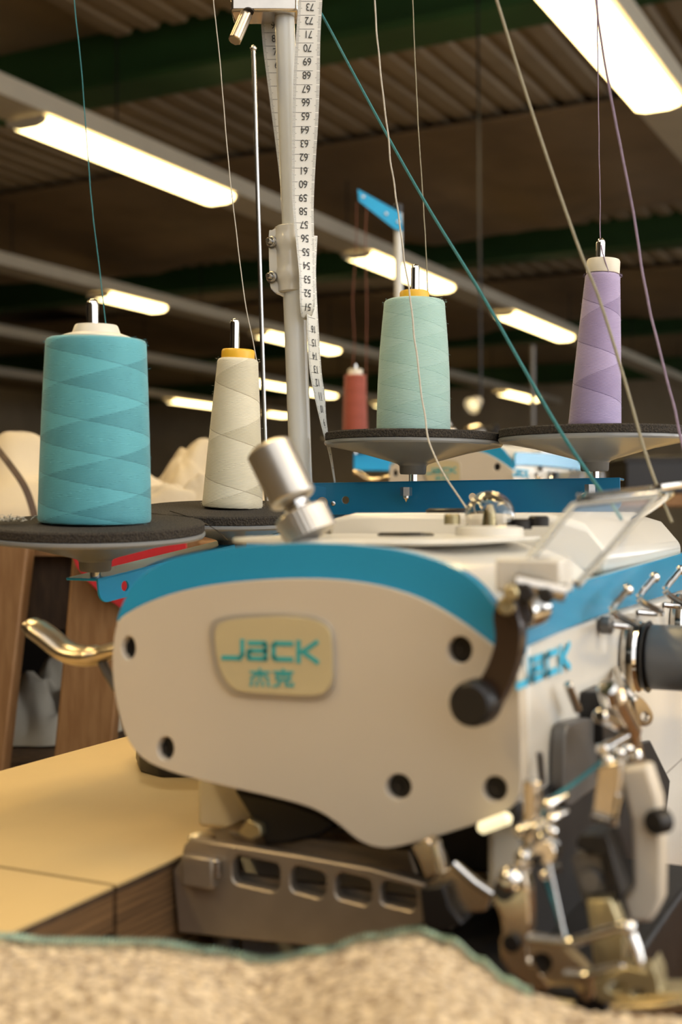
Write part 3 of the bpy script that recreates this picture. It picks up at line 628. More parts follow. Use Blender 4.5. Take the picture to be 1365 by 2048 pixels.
# dark recess and needle works above
prism('needle_recess', [pv(x, y, VR - 0.002) for x, y in ((1046, 1625), (1075, 1580), (1130, 1540), (1196, 1500), (1290, 1480), (1330, 1560), (1300, 1830), (1100, 1900), (1046, 1860))], VV * 0.0032, 'dark_metal', mach, bevel=0.0008)
prism('eye_window', smooth_path([pv(x, y, VR) for x, y in ((1104, 1460), (1120, 1441), (1165, 1436), (1172, 1470), (1170, 1560), (1140, 1590), (1104, 1610), (1100, 1540))], 3, True), VV * 0.006, 'grey_metal', mach, bevel=0.001)
box('thread_block', (0, -0.012, -0.010), (0.010, 0.012, 0.012), 'black_plastic', mach, c0=pv(1176, 1430, VR), fr=MF, bevel=0.001)
box('thread_block', (0, -0.014, -0.008), (0.014, 0.012, 0.008), 'dark_metal', mach, c0=pv(1190, 1500, VR), fr=MF, bevel=0.001)
rod('thread_pin', pv(1136, 1368, VR + 0.006), pv(1156, 1420, VR + 0.006), 0.0018, 'satin_chrome', mach)
rod('slot_pin', pv(1080, 1505, VR + 0.004), pv(1086, 1570, VR + 0.004), 0.0014, 'grey_metal', mach)
rod('take_up_arm', pv(1226, 1392, VR + 0.03), pv(1262, 1462, VR + 0.026), 0.0046, 'tan_metal', mach)
rod('take_up_arm', pv(1262, 1462, VR + 0.026), pv(1276, 1540, VR + 0.026), 0.0036, 'tan_metal', mach)
rod('take_up_stud', pv(1214, 1372, VR + 0.032), pv(1222, 1404, VR + 0.032), 0.0036, 'chrome', mach)
rod('take_up_stud', pv(1200, 1432, VR + 0.03), pv(1232, 1448, VR + 0.03), 0.0026, 'chrome', mach)
rod('take_up_stud', pv(1204, 1500, VR + 0.028), pv(1250, 1474, VR + 0.028), 0.0024, 'chrome', mach)
rod('take_up_stud', pv(1266, 1508, VR + 0.034), pv(1286, 1540, VR + 0.034), 0.0032, 'chrome', mach)
for x, y in ((1240, 1506), (1256, 1498), (1216, 1520), (1236, 1528)):
    lathe('take_up_screw', sphere_prof(0.0022, 8), 'chrome', mach, pv(x, y, VR + 0.034), UV, 12)
prism('eyelet_plate', smooth_path([pv(x, y, VR + 0.016) for x, y in ((1262, 1392), (1280, 1398), (1298, 1425), (1296, 1446), (1280, 1452), (1266, 1430))], 3, True), VV * 0.002, 'satin_chrome', mach, [circle_px(1282, 1432, 8, 8, pv, VR + 0.016, 12)], bevel=0.0005)
tube('eyelet_arm', [pv(1236, 1340, VR + 0.002), pv(1250, 1376, VR + 0.012), pv(1270, 1402, VR + 0.017)], 0.0022, 'satin_chrome', mach, 8, 4)
rod('lamp_bar', pu(958, 1658, 0.437), pu(1022, 1634, 0.437), 0.0024, 'led', mach, 16, ch=0.0012)
box('lamp_holder', (-0.010, 0.009, -0.004), (0.004, 0.016, 0.004), 'dark_metal', mach, c0=pu(1000, 1640, 0.437), fr=MF, bevel=0.001)
# tension dials with chrome plates and hooks
def dial(px, py, scale, lbl=None):
    c = pv(px, py, VR); r = 0.0158 * scale
    lathe('tension_plate', [(0, 0), (r * 1.1, 0), (r * 1.15, 0.001), (r * 1.15, 0.003), (0, 0.004)], 'satin_chrome', mach, c, VV, 36)
    lathe('tension_disc', [(0, 0), (r * 1.12, 0), (r * 1.05, 0.0016), (0, 0.002)], 'chrome', mach, c + VV * 0.006, VV, 36)
    lathe('tension_disc', [(0, 0), (r * 1.05, 0), (r * 1.12, 0.0016), (0, 0.002)], 'black_plastic', mach, c + VV * 0.009, VV, 36)
    rod('tension_stud', c, c + VV * 0.02, 0.004, 'steel', mach)
    lathe('tension_dial', [(0, 0), (r * 0.96, 0), (r, 0.001), (r, 0.018), (r * 1.03, 0.019), (r * 1.03, 0.022), (r, 0.023), (r, 0.036), (r * 0.94, 0.038), (0, 0.038)], 'dial_grey', mach, c + VV * 0.0115, VV, 48)
dial(1256, 1311, 1.0)
dial(1352, 1250, 1.0)
for (x, y) in ((1256, 1180), (1310, 1155), (1362, 1140)):
    q = pv(x, y, VR + 0.014); e = pv(x - 34, y + 70, VR)
    tube('thread_hook', [e, e + VV * 0.012, pv(x - 30, y + 44, VR + 0.014), pv(x - 14, y + 16, VR + 0.014), q], 0.0016, 'chrome', mach, 8, 4)
    lathe('hook_tip', sphere_prof(0.0026, 8), 'chrome', mach, q, ZV, 12)
rod('guide_base', pv(1200, 1250, VR), pv(1200, 1250, VR) + VV * 0.006, 0.004, 'grey_metal', mach)
tube('guide_wire', [W(-0.16, 0.70, CH - 0.005), P(1345, 985, 0.60), P(1310, 978, 0.55), P(1380, 968, 0.56)], 0.0018, 'chrome', mach, 8, 4)

# fabric under the presser foot
def edge_y(x):
    pts = [(-400, 1868), (0, 1876), (100, 1886), (300, 1888), (430, 1906), (530, 1924), (640, 1906), (740, 1878), (830, 1864), (900, 1884), (960, 1926), (1010, 1964), (1060, 1988), (1200, 2026), (1365, 2034), (1800, 2060)]
    for (a, ya), (b, yb) in zip(pts, pts[1:]):
        if a <= x <= b:
            t = (x - a) / (b - a); t = t * t * (3 - 2 * t); return ya + (yb - ya) * t
    return 1900
def edge_z(x):
    z = 0.7565
    z += 0.006 * math.exp(-((x - 830) / 150) ** 2) - 0.004 * math.exp(-((x - 530) / 110) ** 2)
    return z
cloth = thing('fabric_piece', pz(500, 2000, ZT + 0.001), 'beige flecked woolly fabric with turquoise overlocked edge in front of the machine', 'fabric')
bm = bmesh.new(); NX, NY = 330, 150; g = []
for j in range(NY + 1):
    row = []
    t = j / NY
    for i in range(NX + 1):
        x = -350 + 2050 * i / NX
        e = pz(x, edge_y(x), edge_z(x)); n2 = Vector((e.x * 0.62, 0.20, 0.7555))
        p = e.lerp(n2, t)
        p.z += 0.0075 * math.sin(min(1, t * 3.2) * PI / 2) * (0.6 + 0.4 * math.exp(-((x - 800) / 300) ** 2)) + 0.004 * noise.noise(Vector((p.x * 22, p.y * 22, 1.7))) * min(1, t * 5)
        nz = noise.noise(Vector((p.x * 330, p.y * 330, 3.0))) + 0.6 * noise.noise(Vector((p.x * 700, p.y * 700, 9.0)))
        p.z += 0.0011 * nz
        if t < 0.02: p.z += 0.0010 * noise.noise(Vector((p.x * 500, 5, 1)))
        row.append(bm.verts.new(p))
    g.append(row)
for j in range(NY):
    for i in range(NX): bm.faces.new((g[j][i], g[j][i + 1], g[j + 1][i + 1], g[j + 1][i]))
# turned-down far edge
low = [bm.verts.new(v.co + Vector((0, 0.0015, -0.0055))) for v in g[0]]
for i in range(NX): bm.faces.new((g[0][i], low[i], low[i + 1], g[0][i + 1]))
link('cloth', to_mesh(bm, 'cloth'), 'fabric_beige', cloth)
bm = bmesh.new(); st = []
for k in range(300):
    x = -300 + 1360 * k / 299.0
    e = pz(x, edge_y(x), edge_z(x))
    off = (0.0004, 0.0010) if k % 2 else (-0.0080, 0.0020)
    st.append(e + Vector((0, off[0], off[1] + 0.0007)))
bm_tube(bm, st, 0.0005, 5)
link('overlock_stitch', to_mesh(bm, 'overlock_stitch'), 'thread_stitch', cloth)

# ------------------------------------------------------------------ thread stand
pb = P(604, 1000, 0.916); pt = P(566, -60, 0.916)
lean = (pt - pb) / (pt.z - pb.z)
base = pb + lean * (ZT - pb.z)
stand = thing('thread_stand', base, 'white post thread stand with blue arms, grey saucers and black foam pads', 'thread stand')
lathe('base_flange', [(0, 0), (0.03, 0), (0.03, 0.004), (0.012, 0.008), (0.012, 0.02), (0, 0.02)], 'white_post', stand, base, ZV, 32)
joint = pb + lean * (P(0, 520, 0.916).z - pb.z)
rod('post', base, joint, 0.0083, 'white_post', stand, 32)
rod('post', joint, pt + lean * 0.1, 0.0073, 'white_post', stand, 32)
# clamp joining the two tubes
cl = thing
ca, cb2 = P(582, 586, 0.916), P(576, 452, 0.916)
axc = (cb2 - ca); Lc = axc.length
prof = [(0.0086, 0), (0.0098, 0.001)]
for i in range(1, 24):
    h = Lc * i / 24; prof.append((0.0098 + 0.0011 * max(0, math.cos((i - 6) / 24 * 2 * PI * 2)) , h))
prof += [(0.0098, Lc - 0.001), (0.0082, Lc)]
clamp = lathe('post_clamp', prof, 'clamp_paint', stand, ca, axc, 40)
flg = [(538, 470), (545, 460), (565, 452), (585, 450), (590, 588), (560, 588), (545, 578), (540, 562)]
prism('clamp_flange', smooth_path([P(x, y, 0.912) for x, y in flg], 4, True), Vector((0, 0.006, 0)), 'clamp_paint', stand, bevel=0.0015, seg=3)
for y in (485, 555):
    c = P(545, y, 0.912); dirn = Vector((-0.35, -1, 0)).normalized()
    bo = lathe('clamp_bolt', [(0, -0.002), (0.0045, -0.002), (0.0045, 0.001), (0.0034, 0.0012), (0.0034, 0.004), (0.0030, 0.0046), (0, 0.0046)], 'steel', stand, c, dirn, 6 if False else 24)
    lathe('bolt_end', [(0, 0), (0.0019, 0), (0.0019, 0.0038), (0.0016, 0.0042), (0, 0.0042)], 'steel', bo, c + dirn * 0.0044, dirn, 16)
# top clamp block, with knurled handle
box('top_block', (-0.0385, -0.013, -0.0125), (0.010, 0.013, 0.0125), 'satin_chrome', stand, c0=P(570, 2, 0.916), bevel=0.002)
ha, hb = P(492, 30, 0.905), P(470, 80, 0.895)
lathe('top_handle', [(0, 0), (0.0046, 0), (0.0046, (hb - ha).length), (0.0040, (hb - ha).length + 0.0006), (0, (hb - ha).length + 0.0006)], 'tan_metal', stand, ha, hb - ha, 32, lambda i, j: 1.0 + (0.05 if j % 4 < 2 else -0.03))
lathe('block_socket', [(0, 0), (0.004, 0), (0.004, 0.001), (0, 0.001)], 'dark_metal', stand, P(497, 22, 0.903) , Vector((0, -0.35, -1)), 20)
# arms: an L channel from end to end
def arm(name, A, B, hgt, wid, m, side, bev=0.004, sub=True):
    A, B = Vector(A), Vector(B); d = (B - A).normalized(); nr = d.cross(ZV).normalized() * side; up = nr.cross(d); up = up if up.z > 0 else -up
    L = (B - A).length; th = 0.0016; rc = 0.007
    face = [A, A - up * hgt, B - up * hgt - d * rc]
    for k in range(1, 6):
        a = k / 6 * PI / 2; face.append(B - d * rc - up * (hgt - rc) + d * rc * math.sin(a) - up * rc * math.cos(a))
    face.append(B - up * (hgt - rc)); face.append(B)
    holes = []
    for f in ((0.135, 0.55, 0.0028), (0.55, 0.5, 0.0028), (0.895, 0.55, 0.0032)):
        if not sub and f[0] == 0.135: continue
        c = A + d * L * (f[0] if side > 0 else f[0]) - up * hgt * f[1]
        holes.append([c + d * f[2] * math.cos(2 * PI * k / 14) + up * f[2] * math.sin(2 * PI * k / 14) for k in range(14)])
    o = prism(name, face, -nr * th, m, stand, holes, bevel=0.0003)
    bm = bmesh.new(); bm_box(bm, (0, -wid, -th), (L, 0.0, 0.0), A, (d, nr, up))
    link('arm_flange', to_mesh(bm, 'arm_flange'), m, o, smooth=False, bevel=0.0006)
    return o, d, nr, up
rA = P(612, 966, 0.905); rB = P(1241, 955, 0.833)
ao, ad, an, au = arm('stand_arm', rA, rB, 0.0232, 0.026, 'blue_arm_shaded', -1 if (rB - rA).cross(ZV).y > 0 else 1)
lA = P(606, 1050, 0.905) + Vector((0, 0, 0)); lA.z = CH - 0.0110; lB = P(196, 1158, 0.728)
bo_, bd_, bn_, bu_ = arm('stand_arm', lA, lB, 0.0150, 0.026, 'blue_arm_lit', 1 if (lB - lA).cross(ZV).x > 0 else -1)
# mounting plate and screws
prism('arm_bracket', smooth_path([P(x, y, 0.900) for x, y in ((612, 975), (655, 976), (661, 982), (662, 1030), (658, 1042), (640, 1044), (612, 1040))], 3, True), Vector((0, 0.002, 0)), 'blue_arm_shaded', stand, bevel=0.0005)
prism('arm_gusset', [P(x, y, 0.904) for x, y in ((612, 1020), (700, 1020), (690, 1030), (675, 1040), (665, 1048), (612, 1046))], Vector((0, 0.0016, 0)), 'blue_arm_shaded', stand)
c = P(645, 1005, 0.899); sc_ = lathe('bracket_screw', [(0, 0), (0.0036, 0), (0.004, 0.0008), (0.004, 0.002), (0, 0.002)], 'steel', stand, c + Vector((0, 0.001, 0)), Vector((0, -1, 0)), 24)
lathe('screw_recess', [(0, 0), (0.0018, 0), (0.0018, 0.0004), (0, 0.0004)], 'dark_metal', sc_, c + Vector((0, -0.0009, 0)), Vector((0, -1, 0)), 6)
lathe('arm_rivet', [(0, 0), (0.0018, 0), (0.0016, 0.001), (0, 0.0014)], 'steel', stand, P(667, 1007, 0.8985), Vector((0, -1, 0)), 14)
lathe('arm_nut', [(0, 0), (0.0048, 0), (0.0048, 0.009), (0, 0.009)], 'dark_metal', stand, P(690, 1060, 0.905), Vector((0.05, 0, 1)), 6, smooth=False)
prism('pivot_collar', circle_px(600, 1006, 36, 30, P, 0.905, 20), Vector((0, 0.02, 0)), 'blue_arm_shaded', stand, bevel=0.001)
# saucers
def tray(c, arm_top, tilt_x, tilt_y, R=0.065):
    """c: centre of the saucer rim; tilt: leaning of its axis"""
    axd = (ZV + Vector((tilt_x, tilt_y, 0))).normalized()
    dep = 0.0155
    o = lathe('spool_saucer', [(0.0, -dep), (0.0100, -dep), (0.0108, -dep + 0.001), (0.015, -dep + 0.0025), (0.040, -0.0062), (0.058, -0.0026), (R - 0.001, -0.0018), (R, -0.0006), (R, 0.0008), (R - 0.001, 0.0014), (0, 0.0014)], 'saucer_grey', stand, c, axd, 96)
    bm = bmesh.new(); random.seed(int(c.x * 1e5) % 977)
    bm_lathe(bm, [(0, 0.0014), (R - 0.0012, 0.0014), (R - 0.0006, 0.002), (R - 0.0006, 0.0038), (R - 0.0004, 0.0062), (R - 0.0016, 0.0072)] + [(R * k / 14, 0.0072) for k in range(13, 0, -1)] + [(0, 0.0072)], c, axd, 160,
             lambda i, j: 1 + 0.006 * noise.noise(Vector((j * 0.9, i * 1.7, c.x * 50))))
    link('foam_pad', to_mesh(bm, 'foam_pad'), 'foam', o)
    lathe('saucer_hub', [(0, 0), (0.0088, 0), (0.0094, 0.001), (0.0098, 0.0075), (0, 0.0075)], 'hub_grey', o, c - axd * (dep + 0.006), axd, 32)
    hubb = c - axd * (dep + 0.006)
    bot = Vector((hubb.x, hubb.y, arm_top))
    rod('pin_foot', bot - ZV * 0.001, hubb + axd * 0.002, 0.0031, 'chrome', o, 20)
    return o, axd
def pin(o, c, axd, top, r):
    L = (top - c.z) / axd.z
    lathe('spool_pin', [(0, 0), (r, 0), (r, L - r), (r * 0.92, L - r * 0.55), (r * 0.7, L - r * 0.2), (r * 0.35, L), (0, L)], 'chrome', o, c, axd, 20)
def armz(A, B, c):
    d = (B - A); t = ((c.x - A.x) * d.x + (c.y - A.y) * d.y) / (d.x ** 2 + d.y ** 2); return (A + d * t).z
DT, DC, DM, DPp = 0.738, 0.845, 0.887, 0.847
cT = P(190, 1069, DT); cC = P(465, 1037, DC); cM = P(827, 888, DM); cP = P(1190, 879, DPp)
oT, aT = tray(cT, armz(lA, lB, cT), 0.005, -0.082)
oC, aC = tray(cC, armz(lA, lB, cC), 0.010, -0.092)
oM, aM = tray(cM, armz(rA, rB, cM), 0.012, -0.004, 0.0632)
oP, aP = tray(cP, armz(rA, rB, cP), -0.004, -0.010)
pin(oT, cT, aT, P(190, 604, DT).z, 0.0036)
pin(oC, cC, (ZV + Vector((0.018, -0.05, 0))).normalized(), P(473, 640, DC).z, 0.0031)
pin(oM, cM, (ZV + Vector((0.012, -0.004, 0))).normalized(), P(831, 529, DM).z, 0.0030)
pin(oP, cP, (ZV + Vector((0.030, -0.010, 0))).normalized(), P(1201, 478, DPp).z, 0.0031)
for c, A, B, n in ((cM, rA, rB, an), (cP, rA, rB, an)):
    q = Vector((c.x, c.y, armz(A, B, c))) 
    lathe('pin_nut', [(0, 0), (0.0042, 0), (0.0042, 0.006), (0, 0.006)], 'steel', stand, q - ZV * 0.0105 + an * 0.0185, ZV, 6, smooth=False)
    lathe('pin_tail', [(0, 0), (0.0012, 0.002), (0.0024, 0.003), (0.0024, 0.008), (0, 0.008)], 'steel', stand, q - ZV * 0.0150 + an * 0.0185, ZV, 12)

# ------------------------------------------------------------------ thread cones
cone_mat('wound_teal', (0.034, 0.19, 0.23), (0.10, 0.40, 0.46), (0.03, 0.16, 0.19), 0.018, 2, 2, band=0.85, skew=0.71)
cone_mat('wound_cream', (0.48, 0.42, 0.28), (0.76, 0.69, 0.52), (0.36, 0.30, 0.20), 0.032, 1, 1, band=0.8, skew=0.74)
cone_mat('wound_mint', (0.30, 0.50, 0.44), (0.48, 0.66, 0.60), (0.22, 0.38, 0.34), 0.017, 2, 2, band=0.3, skew=0.8)
cone_mat('wound_lilac', (0.20, 0.145, 0.29), (0.42, 0.34, 0.54), (0.13, 0.09, 0.20), 0.029, 1, 1, band=0.75, skew=0.66)
cone_mat('wound_rust', (0.26, 0.045, 0.02), (0.36, 0.07, 0.04), (0.12, 0.02, 0.01), 0.024, 1, 1)
for n in ('wound_teal', 'wound_cream', 'wound_mint', 'wound_lilac', 'wound_rust'): MATS[n] = bpy.data.materials[n]
def cone(c, axd, r0, r1, h, wm, core, label, bulge=0.0, capp=None, rotz=0.0):
    q = ZV.rotation_difference(axd).to_matrix() @ Matrix.Rotation(rotz, 3, 'Z')
    t = thing('thread_cone', c, label, 'thread cone', 'thread cones on the stand', rot=q.to_euler())
    prof = [(0, 0), (r0 - 0.002, 0), (r0 - 0.0006, 0.0006), (r0, 0.002)]
    for i in range(1, 30):
        f = i / 30; prof.append((r0 + (r1 - r0) * f + bulge * math.sin(PI * f) , 0.002 + (h - 0.005) * f))
    prof += [(r1, h - 0.0022), (r1 - 0.0008, h - 0.0008), (r1 - 0.0025, h), (capp[0][0] * 0.8, h), (0, h)]
    lathe('winding', prof, wm, t, seg=96, local=True, rfun=lambda i, j: 1 + 0.0025 * noise.noise(Vector((i * 0.8, j * 0.25, r0 * 900))))
    lathe('cone_core', [(0, h - 0.002)] + [(r, h + z) for r, z in capp] + [(0, h + capp[-1][1])], core, t, seg=40, local=True)
    bm = bmesh.new(); random.seed(int(r0 * 1e6))
    for k in range(170):               # loose fibres
        a = random.uniform(0, 2 * PI); z = random.choice((random.uniform(0, h), h * random.uniform(0.97, 1.0), h * random.uniform(0, .04)))
        f = z / h; r = r0 + (r1 - r0) * f + bulge * math.sin(PI * f)
        p0 = Vector((r * math.cos(a), r * math.sin(a), z)); o = Vector((math.cos(a), math.sin(a), 0)) * random.uniform(0.0005, 0.0016); tq = Vector((-math.sin(a), math.cos(a), random.uniform(-.6, .6))) * random.uniform(0.0006, 0.002)
        bm_tube(bm, [p0, p0 + o + tq * 0.5, p0 + o * 1.1 + tq], 0.00005, 3, False)
    fz = link('fuzz', to_mesh(bm, 'fuzz'), wm, t, local=True); fz['kind'] = 'stuff'
    return t
FT = 0.0073
cone(cT + aT * FT, (ZV + Vector((0.018, -0.05, 0))).normalized(), 0.0330, 0.0292, 0.1075, 'wound_teal', 'core_white', 'large teal blue thread cone on the nearest saucer at the left', 0.0004,
     [(0.0205, 0.0), (0.0205, 0.0012), (0.0195, 0.0016), (0.0165, 0.0026), (0.0140, 0.0034), (0.0125, 0.0075), (0.0118, 0.0082)], 2.5)
cone(cC + aC * FT, (ZV + Vector((0.042, -0.05, 0))).normalized(), 0.0204, 0.0137, 0.1005, 'wound_cream', 'core_yellow', 'slim cream thread cone with a yellow core beside the white post', 0.0003,
     [(0.0112, 0.0), (0.0112, 0.0044), (0.0106, 0.0056), (0.0098, 0.0060)], 1.2)
cone(cM + aM * FT, (ZV + Vector((0.008, -0.004, 0))).normalized(), 0.0262, 0.0216, 0.0945, 'wound_mint', 'core_yellow', 'pale mint thread cone with an orange core right of the white post', 0.0012,
     [(0.0105, 0.0), (0.0105, 0.0050), (0.0100, 0.0062), (0.0090, 0.0066)], 0.4)
cone(cP + aP * FT, (ZV + Vector((0.052, -0.006, 0))).normalized(), 0.0177, 0.0117, 0.1050, 'wound_lilac', 'core_white', 'slim lilac thread cone with a white core at the right', 0.0002,
     [(0.0110, 0.0), (0.0112, 0.0012), (0.0112, 0.0082), (0.0106, 0.0094), (0.0096, 0.0094)], 3.3)
# lint on the teal saucer
bm = bmesh.new(); random.seed(3)
lc = cT + aT * FT + Vector((-0.045, -0.020, 0.0))
for k in range(90):
    p = lc + Vector((random.gauss(0, 0.006), random.gauss(0, 0.004), abs(random.gauss(0, 0.0012)) + 0.0005)); q = Vector((random.gauss(0, 1), random.gauss(0, 1), random.uniform(0, 0.5))).normalized() * 0.002
    bm_tube(bm, [p, p + q + ZV * 0.0006, p + q * 1.7], 0.00025, 3, False)
tag(link('lint', to_mesh(bm, 'lint'), 'cloth_grey'), 'tuft of grey lint on the foam beside the teal cone', 'lint', kind='stuff')

# ------------------------------------------------------------------ threads in the air
def strand(px, r, m, label, wob=0.0, seed=0):
    pts = smooth_path([P(*q) for q in px], 8)
    if wob:
        pts = [p + Vector((noise.noise(Vector((p.z * 60, seed, 0))) * wob, noise.noise(Vector((p.z * 60, seed, 7))) * wob, 0)) for p in pts]
    return tag(tube('thread', pts, r, m, None, 6), label, 'thread', 'threads running up from the cones')
strand([(140, -90, 0.75), (148, 0, 0.75), (162, 130, 0.745), (175, 300, 0.745), (186, 430, 0.74), (197, 520, 0.74), (206, 600, 0.74), (216, 688, 0.738)], 0.00033, 'thread_teal', 'thin teal thread rising from the large teal cone', 0.0004, 1)
strand([(420, -90, 0.86), (427, 0, 0.86), (440, 120, 0.86), (455, 300, 0.855), (470, 440, 0.85), (490, 600, 0.845), (506, 680, 0.845), (516, 735, 0.842)], 0.00036, 'thread_white', 'thin white thread rising from the slim cream cone', 0.0003, 2)
strand([(745, -90, 0.80), (750, 0, 0.80), (757, 100, 0.80), (768, 200, 0.80), (778, 285, 0.80), (790, 380, 0.80), (803, 470, 0.79), (814, 550, 0.79), (821, 600, 0.78), (832, 690, 0.77), (845, 800, 0.76), (860, 885, 0.74), (890, 950, 0.71), (930, 1012, 0.67), (950, 1030, 0.64)], 0.00055, 'thread_white', 'pale wavy thread crossing in front of the mint cone', 0.0008, 3)
strand([(822, -90, 0.89), (826, 0, 0.89), (832, 150, 0.89), (840, 300, 0.888), (850, 450, 0.888), (855, 560, 0.886), (858, 602, 0.886)], 0.0004, 'thread_beige', 'fine beige thread rising from the mint cone', 0.0004, 4)
strand([(575, -90, 0.95), (648, 36, 0.93), (700, 133, 0.88), (780, 280, 0.82), (860, 420, 0.77), (960, 582, 0.71), (1050, 740, 0.67), (1125, 868, 0.64), (1180, 950, 0.63), (1215, 1000, 0.61), (1240, 1040, 0.58)], 0.00095, 'thread_teal', 'blurred dark teal thread slanting down from the post to the right')
strand([(965, -90, 0.67), (994, 0, 0.67), (1040, 148, 0.67), (1100, 330, 0.665), (1160, 500, 0.66), (1200, 600, 0.655), (1250, 760, 0.65), (1290, 900, 0.64), (1322, 990, 0.63), (1345, 1045, 0.62)], 0.00085, 'thread_beige', 'blurred beige thread slanting across the lilac cone')
strand([(1192, -90, 0.855), (1195, 0, 0.855), (1197, 160, 0.855), (1199, 300, 0.85), (1201, 400, 0.85), (1201, 470, 0.85), (1207, 508, 0.836), (1220, 550, 0.836)], 0.0004, 'thread_lilac', 'fine lilac thread rising past the pin of the lilac cone', 0.0003, 5)
strand([(1180, -90, 0.72), (1200, 60, 0.72), (1222, 190, 0.72), (1245, 310, 0.72), (1270, 440, 0.72), (1292, 580, 0.71), (1320, 700, 0.70), (1350, 820, 0.69), (1368, 900, 0.68), (1390, 990, 0.66)], 0.00080, 'thread_lilac', 'fuzzy lilac thread hanging at the right edge', 0.0008, 6)
for q, l in (([(1206, 1522, 0.47), (1150, 1566, 0.46), (1092, 1608, 0.45), (1080, 1650, 0.445)], 'short teal thread running to the needle clamp'),
             ([(1086, 1740, 0.425), (1106, 1800, 0.42), (1132, 1876, 0.415)], 'short teal thread running down to the presser foot')):
    strand(q, 0.0009, 'thread_teal', l)
tag(tube('thread', smooth_path([P(*q) for q in ((340, 1022, 0.80), (385, 1036, 0.775), (420, 1052, 0.76), (440, 1066, 0.765), (455, 1080, 0.78))], 6), 0.0003, 'black_plastic', None, 5), 'loose black thread lying across the rim of the teal saucer', 'thread')
# thin steel rod behind the cream cone
ra, rb = P(507, 97, 0.99), P(530, 870, 0.99); dl = (ra - rb) / (ra.z - rb.z); rb0 = rb + dl * (ZT - rb.z)
rd = thing('steel_rod', rb0, 'thin upright steel rod with a ball tip left of the white post', 'rod')
rod('shaft', rb0, ra, 0.0017, 'steel', rd, 12)
lathe('ball_tip', sphere_prof(0.0026, 8), 'steel', rd, ra, ZV, 14)
lathe('rod_foot', [(0, 0), (0.012, 0), (0.012, 0.004), (0.004, 0.008), (0, 0.008)], 'steel', rd, rb0, ZV, 24)

# ------------------------------------------------------------------ tape measure
tape = thing('tape_measure', P(612, 640, 0.90), 'white tape measure with black numerals hung over the top of the post', 'tape measure')
def ribbon(pts, wv, px_per=None, nums=None, up=1, start=0.0, fade=None):
    """pts: centre line; wv: half-width vectors; nums: [(position along the line in m, text)]"""
    n = len(pts); cum = [0.0]
    for a, b in zip(pts, pts[1:]): cum.append(cum[-1] + (b - a).length)
    def at(s):
        s = max(0, min(cum[-1] - 1e-6, s))
        for i in range(n - 1):
            if cum[i + 1] >= s:
                t = (s - cum[i]) / (cum[i + 1] - cum[i]); return pts[i].lerp(pts[i + 1], t), wv[i].lerp(wv[i + 1], t), (pts[i + 1] - pts[i]).normalized()
    bm = bmesh.new(); rows = []; N = max(12, int(cum[-1] / 0.004))
    for i in range(N + 1):
        c, h, t = at(cum[-1] * i / N); nn = h.cross(t).normalized()
        if nn.y > 0: nn = -nn
        rows.append([bm.verts.new(c - h - nn * .00015), bm.verts.new(c + h - nn * .00015), bm.verts.new(c + h + nn * .00015), bm.verts.new(c - h + nn * .00015)])
    for a, b in zip(rows, rows[1:]):
        for k in range(4): bm.faces.new((a[k], a[(k + 1) % 4], b[(k + 1) % 4], b[k]))
    bm.faces.new(rows[0]); bm.faces.new(rows[-1][::-1])
    band = link('tape_band', to_mesh(bm, 'tape_band'), 'tape_white', tape)
    bm = bmesh.new(); s = start
    k = 0
    while s < cum[-1]:
        c, h, t = at(s); nn = h.cross(t).normalized()
        if nn.y > 0: nn = -nn
        hl = 0.00012 if k % 10 else 0.00016
        for sg in (-1, 1):
            ln = 0.24 if k % 10 else 0.5
            if k % 10 == 5: ln = 0.34
            if k % 10 == 0 and sg < 0: ln = 1.45
            a0 = c + h * sg * 0.99 + nn * 0.0002; b0 = c + h * sg * (0.99 - ln) + nn * 0.0002
            if (k % 10 == 0 and sg > 0): continue
            vs = [bm.verts.new(a0 - t * hl), bm.verts.new(b0 - t * hl), bm.verts.new(b0 + t * hl), bm.verts.new(a0 + t * hl)]; bm.faces.new(vs)
        s += 0.001; k += 1
    link('tick_marks', to_mesh(bm, 'tick_marks'), 'tape_ink', band, smooth=False)
    for s, tx in nums or []:
        c, h, t = at(s); nn = h.cross(t).normalized()
        if nn.y > 0: nn = -nn
        cu = bpy.data.curves.new('numeral', 'FONT'); cu.body = tx; cu.size = 0.0078; cu.align_x = 'CENTER'; cu.align_y = 'CENTER'
        cu.space_character = 0.92
        cu.materials.append(MATS['tape_ink'])
        tmp = bpy.data.objects.new('numeral', cu); COL.objects.link(tmp)
        nme = bpy.data.meshes.new_from_object(tmp.evaluated_get(bpy.context.evaluated_depsgraph_get())); bpy.data.objects.remove(tmp)
        if not nme.materials: nme.materials.append(MATS['tape_ink'])
        o = bpy.data.objects.new('numeral', nme); COL.objects.link(o); o.parent = band
        ex = h.normalized() * 1.0; ey = -t
        if up < 0: ex, ey = -ex, -ey
        sx = min(1.0, h.length / 0.008)
        ez = ex.cross(ey).normalized()
        ex = ex * 0.85
        M = Matrix((((ex * 1.0).to_4d()), (ey).to_4d(), ez.to_4d(), (0, 0, 0, 1))).transposed()
        M[3][0] = M[3][1] = M[3][2] = 0; M[0][3] = M[1][3] = M[2][3] = 0; M[3][3] = 1
        M = Matrix.Translation(c + nn * 0.0006) @ M
        o.matrix_local = WM[tape].inverted() @ M
def px_ribbon(rows, ex0=None):
    """rows: (left px, right px, y, depth, yaw of the right edge away from us in m)"""
    pts = []; wv = []
    for xl, xr, y, d, yaw in rows:
        a, b = P(xl, y, d), P(xr, y, d); h = (b - a) / 2; h.y = yaw; pts.append((a + b) / 2); wv.append(h)
    return smooth_path(pts, 6), smooth_path(wv, 6)
